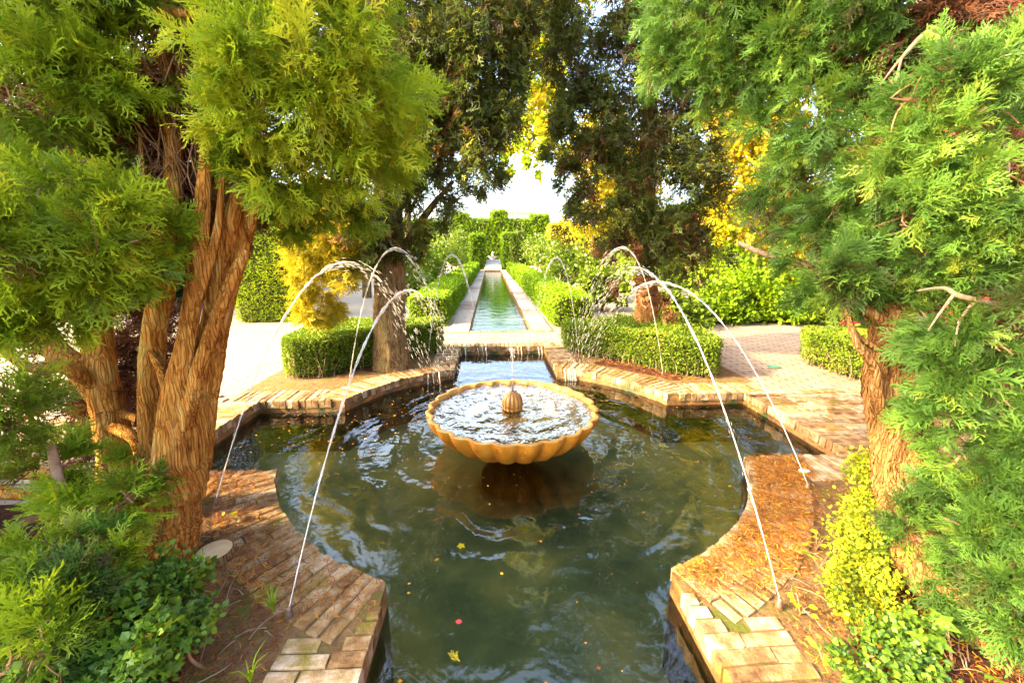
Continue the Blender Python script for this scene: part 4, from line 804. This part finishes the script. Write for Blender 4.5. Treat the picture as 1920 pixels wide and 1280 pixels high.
for s in (-1, 1): MB().box(vp[0] + s * .45 - .1, vp[0] + s * .45 + .1, vp[1] - .12, vp[1] + .2, -.03, .3).build('leg', M['white_stone'], bn)

# ------------------------------------------------------------------ the scalloped fountain bowl
fb = empty('fountain', (0, 0, -.6), 'ochre scalloped stone fountain bowl standing in the pool', 'fountain')
NF, SEG = 24, 24 * 10
def flute(a, k): return 1 + k * (abs(math.sin(NF / 2 * a)) - .6)
prof = [(.2, -.2, .03), (.36, -.165, .06), (.5, -.115, .075), (.62, -.045, .075), (.705, .04, .07), (.755, .115, .066), (.775, .16, .056), (.778, .178, .046)]
V = []; F = []
def ring(r, z, k):
    for i in range(SEG):
        a = 2 * math.pi * i / SEG; q = r * flute(a, k); V.append((q * math.cos(a), q * math.sin(a), z))
for p in prof: ring(*p)
nb = len(prof)
F = [(i * SEG + j, i * SEG + (j + 1) % SEG, (i + 1) * SEG + (j + 1) % SEG, (i + 1) * SEG + j) for i in range(nb - 1) for j in range(SEG)]
MB().add(V, F).build('bowl', M['stone'], fb, smooth=True)
V = []
for p in [(.7785, .1775, .046), (.782, .184, .045), (.775, .191, .045), (.752, .192, .045), (.742, .187, .045), (.735, .14, .045), (.66, .06, .05), (.4, -.06, .03), (.05, -.08, 0)]: ring(*p)
F = [(i * SEG + j, i * SEG + (j + 1) % SEG, (i + 1) * SEG + (j + 1) % SEG, (i + 1) * SEG + j) for i in range(8) for j in range(SEG)]
MB().add(V, F).build('rim', M['stone_rim'], fb, smooth=True)
def lathe(name, prof, seg, mat, parent, kf=0, nf=12, x=0, y=0):
    V = [(r * (1 + kf * (abs(math.sin(nf / 2 * a)) - .5) * (1 if .02 < r else 0)) * math.cos(a) + x, r * (1 + kf * (abs(math.sin(nf / 2 * a)) - .5)) * math.sin(a) + y, z) for r, z in prof for a in np.linspace(0, 2 * np.pi, seg, endpoint=False)]
    F = [(i * seg + j, i * seg + (j + 1) % seg, (i + 1) * seg + (j + 1) % seg, (i + 1) * seg + j) for i in range(len(prof) - 1) for j in range(seg)]
    return MB().add(V, F).build(name, mat, parent, smooth=True)
lathe('pedestal', [(.3, -.6), (.3, -.5), (.2, -.44), (.16, -.3), (.18, -.2), (.24, -.12), (.2, -.115)], 40, M['stone'], fb)
fin = lathe('finial', [(.0, .1), (.07, .1), (.072, .155), (.088, .165), (.092, .178), (.086, .188), (.09, .195), (.095, .212), (.093, .235), (.088, .262), (.077, .288), (.056, .31), (.03, .326), (.017, .334), (.0, .334)], 96, M['stone_dark'], fb, .14, 14)
lathe('nozzle', [(.016, .328), (.016, .342), (.011, .356), (.007, .392), (.005, .405), (0, .405)], 12, M['brass'], fin)
# choppy water in the bowl, with white churned crests
nr, na = 46, 150; V = []; F = []; T = []
rr = np.random.default_rng(3); pts = [(.33 * math.cos(a) * q, .33 * math.sin(a) * q) for a, q in ((3.3, 1.1), (5.95, 1.15), (2.9, .95), (.2, 1.0), (1.9, 1.5), (1.1, 1.5))]
for i in range(nr):
    r = .03 + .71 * i / (nr - 1)
    for j in range(na):
        a = 2 * math.pi * j / na; x, y = r * math.cos(a), r * math.sin(a)
        foam = sum(math.exp(-((x - p) ** 2 + (y - q) ** 2) / .009) for p, q in pts)
        z = .16 + .005 * math.sin(30 * r + 2 * math.sin(3 * a)) + .005 * math.sin(38 * x + 3 * math.sin(9 * y)) * math.sin(31 * y + 1) + foam * (.006 + .007 * rr.normal())
        V.append((x, y, z)); T.append(min(1, foam))
F = [(i * na + j, i * na + (j + 1) % na, (i + 1) * na + (j + 1) % na, (i + 1) * na + j) for i in range(nr - 1) for j in range(na)]
def foam_mat():
    m = M['bowl_water'].copy(); m.name = 'churned bowl water with foam'; t = m.node_tree
    out = next(n for n in t.nodes if n.type == 'OUTPUT_MATERIAL'); old = out.inputs[0].links[0].from_socket
    at = N(t, 'ShaderNodeAttribute', attribute_name='tint'); nz = N(t, 'ShaderNodeTexNoise', i_Scale=38, i_Detail=5, i_Roughness=.7)
    g = N(t, 'ShaderNodeNewGeometry'); t.links.new(g.outputs['Position'], nz.inputs['Vector'])
    mu = N(t, 'ShaderNodeMath', operation='MULTIPLY_ADD'); mu.inputs[1].default_value = .75; t.links.new(at.outputs['Fac'], mu.inputs[0]); t.links.new(nz.outputs['Fac'], mu.inputs[2])
    k = ramp(t, mu.outputs[0], [(.86, (0, 0, 0)), (1.2, (.5, .5, .5))])
    d = N(t, 'ShaderNodeBsdfDiffuse'); d.inputs['Color'].default_value = (.6, .58, .48, 1)
    x = N(t, 'ShaderNodeMixShader'); t.links.new(k, x.inputs[0]); t.links.new(old, x.inputs[1]); t.links.new(d.outputs[0], x.inputs[2]); t.links.new(x.outputs[0], out.inputs[0]); return m
me = np_mesh('bowl_water', V, F, T, smooth=True); bw = link('bowl_water', me, foam_mat())
tag(bw, 'churning foamy water filling the scalloped bowl', None, None, 'structure')

# ------------------------------------------------------------------ jets of water
OCT = np.array([(0, -.5, 0), (.5, 0, 0), (0, 0, .5), (-.5, 0, 0), (0, 0, -.5), (0, .5, 0)]); OCF = np.array([(0, 1, 2), (0, 2, 3), (0, 3, 4), (0, 4, 1), (5, 2, 1), (5, 3, 2), (5, 4, 3), (5, 1, 4)])
def drops(P, D, ln, rad, rr):
    Y = unit(D); A = frames(Y, rr); A = A * np.stack([rad * 2, ln, rad * 2], -1)[:, None, :]
    V = np.einsum('nij,vj->nvi', A, OCT) + P[:, None]; n = len(P)
    return V.reshape(-1, 3), (OCF[None] + (np.arange(n) * 6)[:, None, None]).reshape(-1, 3)
def jet(a, b, apex, label, seed, r0=.0035, r1=.011, brk=.45, nd=220, spread=.1):
    rr = np.random.default_rng(seed); a = np.array(a, float); b = np.array(b, float)
    e = empty('water_jet', (a[0], a[1], 0), label, 'water jet', 'arching water jets round the pool')
    lathe('nozzle', [(.0, -.02), (.014, -.02), (.014, .035), (.009, .045), (.009, .06), (0, .06)], 10, M['brass'], e, x=a[0], y=a[1])
    h = apex - (a[2] + b[2]) / 2
    def at(t): return np.outer(1 - t, a) + np.outer(t, b) + np.outer(4 * h * t * (1 - t), [0, 0, 1])
    t = np.linspace(0, brk + .12, 60); P = at(t) + rr.normal(size=(60, 3)) * .003 * t[:, None]
    rad = (r0 + (r1 - r0) * np.minimum(1, t / brk)) * (1 + .22 * np.sin(t * 70 + rr.uniform(0, 6)) * np.minimum(1, t * 3)) * rr.uniform(.5, 1.45, 60); rad[-8:] *= np.linspace(1, .1, 8)
    V, F = tube_arrays(P, rad, 7, 60); so = link('stream', np_mesh('stream', V, F, smooth=True), M['jet'], e)
    tq = rr.uniform(.06, brk, 70); Pq = at(tq) + rr.normal(size=(70, 3)) * (.004 + .012 * tq[:, None]); Vq, Fq = drops(Pq, at(tq + .01) - at(tq), rr.uniform(.02, .06, 70), rr.uniform(.0012, .0028, 70), rr)
    td = brk * .8 + (1 - brk * .8) * rr.random(nd) ** .85; P = at(td); D = at(td + .01) - P
    k = np.maximum(0, td - brk * .75)
    P = P + rr.normal(size=(nd, 3)) * spread * (k / .6)[:, None] * np.array([1, .8, .7]) - np.outer(k * rr.random(nd) * .22, [0, 0, 1])
    ok = P[:, 2] > WZ + .02
    V, F = drops(P[ok], D[ok], rr.uniform(.04, .13, ok.sum()), rr.uniform(.0018, .0042, ok.sum()), rr)
    V, F = merge([(V, F), (Vq, Fq)]); link('spray', np_mesh('spray', V, F, smooth=True), M['jet'], so, 'stuff')
jet((-1.1, -1.98, .05), (-.72, 1.95, WZ), 1.27, 'long water jet from the kerb nozzle beside the grass tuft', 501, brk=.52, r1=.01, nd=220)
jet((-1.96, -1.13, .05), (-1.0, 1.75, WZ), 1.5, 'long water jet from the kerb nozzle beside the orange stemmed cypress', 502, brk=.42, r1=.0095, nd=280, spread=.085)
jet((-2.0, 1.5, .05), (-.66, 1.72, WZ), 1.63, 'high water jet rising by the square cornered box hedge', 503, brk=.5, r1=.011, nd=170, spread=.07)
jet((-1.13, 2.3, .05), (-.3, 2.25, WZ), 1.54, 'small water jet falling into the back arm from the old cypress side', 504, brk=.7, r1=.012, nd=40, spread=.04)
jet((1.11, -2.05, .05), (1.0, 2.0, WZ), 1.46, 'long water jet from the kerb nozzle among orange sunlit bricks', 505, brk=.42, r1=.0095, nd=280, spread=.085)
jet((1.95, -1.17, .05), (1.1, 2.2, WZ), 1.29, 'long water jet from the kerb nozzle before the yellow lit shrub', 506, brk=.52, r1=.01, nd=220)
jet((2.05, 1.42, .05), (.8, 1.65, WZ), 1.64, 'high water jet rising by the rounded box hedge', 507, brk=.5, r1=.009, nd=110, spread=.06)
jet((1.13, 2.3, .05), (.35, 2.3, WZ), 1.5, 'small water jet falling into the back arm from the sunny hedge side', 508, brk=.6, r1=.012, nd=60, spread=.04)
# the thin upright jet on the finial
e = empty('upright_jet', (0, 0, .4), 'thin upright jet of water on the fountain finial', 'water jet')
V, F = tube_arrays([(0, 0, .398), (0, 0, .53), (.003, 0, .65), (.004, 0, .73)], [.004, .004, .006, .012], 6, 20); link('stream', np_mesh('stream', V, F, smooth=True), M['jet'], e)
rr = np.random.default_rng(8); P = np.column_stack([rr.normal(0, .014, 40), rr.normal(0, .014, 40), .74 - np.abs(rr.normal(0, .06, 40))])
V, F = drops(P, np.tile([0, 0, 1.], (40, 1)), rr.uniform(.01, .04, 40), rr.uniform(.003, .006, 40), rr); link('spray', np_mesh('spray', V, F), M['jet'], e, 'stuff')
# water running off the bridge and the back kerb
def dribble(x, y, z0, label, seed, n=4, w=.09):
    rr = np.random.default_rng(seed); e = empty('water_spill', (x, y, z0), label, 'water spill', 'water spilling off the back kerb')
    parts = []
    for i in range(n):
        q = x + rr.uniform(-w, w); d = rr.uniform(.02, .1); parts.append(tube_arrays([(q, y, z0), (q, y - d * .6, z0 - .04), (q + .01, y - d, WZ)], [.006, .007, .008], 5, 8))
    V, F = merge(parts); link('stream', np_mesh('stream', V, F, smooth=True), M['jet'], e, 'stuff')
for i, (px, lab) in enumerate([(868, 'spill of water off the bridge nearest the old cypress'), (905, 'spill of water off the bridge left of the upright jet'), (968, 'spill of water off the bridge behind the upright jet'), (1020, 'spill of water off the bridge nearest the rounded hedge')]):
    p = ground(px, 652); dribble(p[0], LB - .015, .0, lab, 520 + i)
dribble(.88, 1.74, .02, 'spill of jet water over the kerb by the rounded box hedge', 531, 7, .1)
dribble(-.95, 1.70, .02, 'spill of jet water over the kerb by the old cypress', 532, 6, .1)

# ------------------------------------------------------------------ shrubs, ivy and litter close by
def shrub(name, items, mat, protos, size, count, label, cat, seed, tb=.5, stems=5):
    c = sight(*items[0][:3]); e = empty(name, (c[0], c[1], 0), label, cat); rr = np.random.default_rng(seed)
    for j in range(stems):
        q = sight(*items[j % len(items)][:3]); limb('stem', [(q[0] + rr.uniform(-.05, .05), q[1] + rr.uniform(-.05, .05), -.03), tuple((q + np.array([q[0], q[1], 0])) / 2 + rr.normal(size=3) * .02), tuple(q)], [.008, .006, .003], M['twig'], e, 5, seed=seed + j)
    bl = [(sight(px, py, d), (r / FPX * d, r / FPX * d, r / FPX * d)) for px, py, d, r in items]
    mass(e, 'foliage', bl, mat, seed, protos, size, count, tb, .17, shell=.4, clump=.08); return e
shrub('ivy_bush', [(260, 1120, 1.35, 85), (330, 1110, 1.4, 60), (200, 1190, 1.2, 90), (290, 1220, 1.15, 80), (350, 1180, 1.25, 50), (130, 1240, 1.1, 80), (230, 1280, 1.05, 80)], M['ivy_leaf'], LEAF['ivy'] + LEAF['oval'], .026, 6500, 'low glossy green ivy bush at the foot of the orange stemmed cypress', 'bush', 600, .5)
ls = empty('low_cypress', (-2.1, -2.3, 0), 'low feathery cypress seedling with drooping sprays beside the ivy bush', 'bush')
limb('stem', [(-2.15, -2.3, -.02), (-2.1, -2.3, .3)], [.02, .01], M['twig'], ls, 6)
for i, (px, py, d, rp, t) in enumerate([(60, 1060, 1.3, 80, .4), (140, 1020, 1.4, 55, .5), (40, 1150, 1.15, 90, .42), (130, 1120, 1.2, 70, .45), (90, 1220, 1.05, 90, .5), (10, 1260, 1.0, 90, .45), (200, 1060, 1.35, 45, .45)]):
    bough(ls, sight(px, py, d), rp / FPX * d, M['frond_right'] if i % 2 else M['frond_left'], 620 + i, tb=t, size=.12)
shrub('sunlit_shrub', [(1632, 880, 1.95, 36), (1628, 960, 1.8, 46), (1615, 1010, 1.72, 48), (1612, 1060, 1.62, 46), (1640, 1080, 1.6, 42), (1585, 1110, 1.5, 42), (1615, 1150, 1.45, 46), (1655, 1140, 1.5, 42)], M['shrub_leaf'], LEAF['oval'], .017, 12500, 'small leaved shrub catching yellow sun before the furrowed bole', 'bush', 640, .62)  # high tint puts the sun's yellow into the leaves
shrub('blue_green_shrub', [(1680, 1170, 1.35, 70), (1640, 1230, 1.25, 70), (1720, 1250, 1.2, 70), (1600, 1260, 1.2, 50)], M['ivy_leaf'], LEAF['oval'], .022, 3000, 'blue green small leaved shrub at the foot of the yellow lit one', 'bush', 650, .45)
# big ivy leaves and small weeds
def weed(name, p, n, size, mat, proto, label, seed, spread=.06, h=.09, group=None):
    rr = np.random.default_rng(seed); e = empty(name, (p[0], p[1], 0), label, 'plant', group)
    for j in range(n):
        a = rr.uniform(0, 6.28); q = np.array([p[0] + math.cos(a) * spread * rr.uniform(.3, 1), p[1] + math.sin(a) * spread * rr.uniform(.3, 1), p[2] + h * rr.uniform(.5, 1.1)])
        limb('stem', [tuple(p), tuple((p + q) / 2 + np.array([0, 0, .01])), tuple(q)], [.0025, .002, .0015], M['twig'], e, 4, 5)
        V, F, T = scatter(proto, q[None], np.array([[math.cos(a), math.sin(a), rr.uniform(-.2, .4)]]), np.array([size * rr.uniform(.75, 1.2)]), np.array([rr.uniform(.35, .95)]), rr, np.array([[0, 0, 1.]]))
        link('leaf', np_mesh('leaf', V, F, T), mat, e)
weed('ivy_plant', sight(1800, 1215, 1.2) - np.array([0, 0, .1]), 6, .085, M['ivy_leaf'], LEAF['ivy'], 'ivy with large bright lobed leaves at the furrowed tree root', 660, .09, .12)
for i, (px, py, lab) in enumerate([(1530, 1030, 'three leaved weed in the litter below the sunlit strip'), (1535, 1065, 'seedling weed beside the yellow lit shrub'), (1500, 1150, 'yellow green weed by the orange sunlit bricks'), (1545, 1245, 'bright weed at the foot of the blue green shrub'), (1400, 742, 'bright green weed growing on the kerb corner of the side arm'), (425, 985, 'weed in the litter beside the cut stump')]):
    weed('weed', ground(px, py, .01), 7, .035, M['shrub_leaf'], LEAF['oval'], lab, 670 + i, .05, .07)
def grass_tuft(p, n, label, seed):
    rr = np.random.default_rng(seed); e = empty('grass_tuft', tuple(p), label, 'plant')
    for j in range(n):
        a = rr.uniform(0, 6.28); l = rr.uniform(.05, .11); q = [(p[0], p[1], p[2] - .01), (p[0] + math.cos(a) * l * .25, p[1] + math.sin(a) * l * .25, p[2] + l * .7), (p[0] + math.cos(a) * l * .7, p[1] + math.sin(a) * l * .7, p[2] + l)]
        V, F = tube_arrays(q, [.003, .0025, .0006], 3, 6); link('blade', np_mesh('blade', V, F, np.full(len(V), .75)), M['lime_leaf'], e)
grass_tuft(ground(512, 1142, .02), 16, 'bright grass tuft at the kerb below the long jet nozzle', 690)
grass_tuft(ground(470, 1275, .02), 8, 'small grass tuft in the dark needle litter', 691)
# sawn stump
p = ground(402, 1035, .05); sp = empty('tree_stump', tuple(p), 'pale sawn stump cut flat in the needle litter', 'stump')
lathe('bark', [(.07, -.08), (.085, -.02), (.082, .012)], 20, M['bark_grey'], sp, x=p[0], y=p[1]).location.z = .05
lathe('cut_face', [(.0, .016), (.04, .018), (.082, .012)], 20, M['cut_wood'], sp, x=p[0], y=p[1]).location.z = .05
# green plate on the path, flat white pebble on the kerb
def disc(name, p, rx, ry, mat, label, cat, h=.008):
    o = lathe(name, [(.0, 0), (1, 0), (1.02, h * .6), (.96, h), (0, h)], 18, mat, None); o.location = p; o.scale = (rx, ry, 1); return tag(o, label, cat)
disc('drain_cover', tuple(ground(1452, 688, -.012)), .09, .05, M['green_tile'], 'small green cover set in the cream path', 'cover')
disc('flat_stone', tuple(ground(1508, 884, .022)), .042, .024, M['cream'], 'flat white stone lying on the kerb by the sloping jet', 'stone', .015)
# needle litter on the beds and kerbs
def litter():
    rr = np.random.default_rng(13); P = []; 
    def put(n, x0, x1, y0, y1, z, test):
        q = np.column_stack([rr.uniform(x0, x1, n), rr.uniform(y0, y1, n)]); r = np.hypot(q[:, 0], q[:, 1]); k = test(q[:, 0], q[:, 1], r); q = q[k]
        P.append(np.column_stack([q, np.array([z + (bumps(a, b) + .012 if abs(a) > 1.15 and r_ > 2.34 and z < .02 else 0) for (a, b), r_ in zip(q, r[k])])]))
    inbed = lambda x, y, r: (r > 2.28) & (np.abs(x) > HK - .01) & (np.abs(y) > HK - .01)
    onk = lambda x, y, r: (r > 1.97) & ((np.abs(x) > HW + .01) & (np.abs(y) > HW + .01)) & (r < 2.36) & (np.abs(y) < 1.8 + .25 * rr.random(len(x))) & ~inbed(x, y, r)
    put(20000, -2.8, -1.05, -2.9, -1.05, .01, inbed); put(14000, 1.05, 2.8, -2.9, -1.05, .01, inbed)
    put(5000, -2.6, -1.0, 1.0, 2.6, .01, inbed); put(5000, 1.0, 2.6, 1.0, 2.6, .01, inbed)
    put(52000, -2.4, -.7, -2.3, -.7, .026, lambda x, y, r: onk(x, y, r) & (rr.random(len(x)) < np.clip(1.6 * (r - 1.9), .2, 1))); put(60000, .7, 2.4, -2.3, -.7, .026, onk)
    put(2500, -2.4, -.7, .7, 2.4, .026, onk); put(2500, .7, 2.4, .7, 2.4, .026, onk)
    P = np.concatenate(P); n = len(P); a = rr.uniform(0, 6.28, n); D = np.column_stack([np.cos(a), np.sin(a), rr.normal(0, .22, n)])
    st = (np.array([(-.05, 0, 0), (.05, 0, 0), (.1, .5, .1), (0, 1, .02), (-.0, .5, .1)]), np.array([(0, 1, 2), (0, 2, 4), (4, 2, 3)]))
    V, F, T = scatter([st], P + np.array([0, 0, .003]), D, rr.uniform(.012, .04, n), np.clip(rr.normal(.4, .2, n) + np.where(P[:, 0] > 0, .12, 0) - np.where((P[:, 0] < -1.09) & (P[:, 1] < -1.09) & (np.hypot(P[:, 0], P[:, 1]) > 2.3), .2, 0), 0, 1), rr, np.tile([0, 0, 1.], (n, 1)))  # sun's orange put into the right side's tint; left front bed darker
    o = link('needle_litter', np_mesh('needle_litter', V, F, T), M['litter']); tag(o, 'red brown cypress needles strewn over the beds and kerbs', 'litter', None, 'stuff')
    tw = []
    for i in range(130):
        s = -1 if i % 2 else 1; x = s * rr.uniform(1.15, 1.9); y = -rr.uniform(1.2, 2.6); l = rr.uniform(.04, .16); a = rr.uniform(0, 6.28); z = .03 + bumps(x, y)
        if math.hypot(x, y) < 2.25: continue
        tw.append(tube_arrays([(x, y, z), (x + l * .5 * math.cos(a) + rr.normal(0, .01), y + l * .5 * math.sin(a), z + .015), (x + l * math.cos(a), y + l * math.sin(a), z + .005)], [.0025, .002, .001], 4, 6))
    V, F = merge(tw); o = link('fallen_twigs', np_mesh('fallen_twigs', V, F, smooth=True), M['pale_twig']); tag(o, 'pale bent twigs scattered on the needle litter', 'litter', None, 'stuff')
litter()
# floating things
def floating(name, px, py, size, tint, mat, proto, label, cat, seed):
    rr = np.random.default_rng(seed); p = ground(px, py, WZ + .006); a = rr.uniform(0, 6.28)
    V, F, T = scatter(proto, p[None] * 0, np.array([[math.cos(a), math.sin(a), .03]]), np.array([size]), np.array([tint]), rr, np.array([[0, 0, 3.]]))
    V[:, 2] = V[:, 2] * .5 + .004
    o = link(name, np_mesh(name, V, F, T), mat); o.location = p; return tag(o, label, cat)
floating('floating_leaf', 860, 1022, .045, .5, M['yellow_leaf'], LEAF['ivy'], 'orange lobed leaf floating in front of the bowl', 'leaf', 701)
floating('floating_leaf', 815, 1052, .03, .1, M['yellow_leaf'], LEAF['oval'], 'small rusty leaf floating beyond the red petal', 'leaf', 702)
floating('floating_petal', 866, 1167, .032, .5, M['petal'], LEAF['oval'], 'red petal floating on the dark water', 'petal', 703)
o = floating('floating_sprig', 862, 1240, .075, .9, M['frond_sunlit_dry'], FRONDS, 'dry golden cypress sprig floating near the red petal', 'sprig', 704)
rr = np.random.default_rng(17); n = 620
q = rr.uniform([-2.6, -2.6], [2.6, 2.6], (2600, 2)); r = np.hypot(q[:, 0], q[:, 1])
ok = ((r < 1.9) | ((np.abs(q[:, 1]) < .68) & (np.abs(q[:, 0]) < 2.65)) | ((np.abs(q[:, 0]) < .68) & (q[:, 1] > -2.6))) & (r > .45)
wgt = rr.random(len(q)) < np.where((q[:, 0] < -.9) & (q[:, 1] > -.6), .75, np.where(q[:, 1] > .6, .4, .16)); q = q[ok & wgt]
a = rr.uniform(0, 6.28, len(q)); P = np.column_stack([q, np.full(len(q), WZ + .006)])
V, F, T = scatter(LEAF['oval'], P, np.column_stack([np.cos(a), np.sin(a), a * 0]), rr.uniform(.006, .022, len(q)), np.clip(rr.normal(.6, .25, len(q)), 0, 1), rr, np.tile([0, 0, 4.], (len(q), 1)))
V[:, 2] = WZ + .005 + np.clip((V[:, 2] - WZ - .006) * .3, -.003, .006)
o = link('floating_debris', np_mesh('floating_debris', V, F, T), M['litter']); tag(o, 'specks of leaf and needle floating on the pool', 'debris', None, 'stuff')
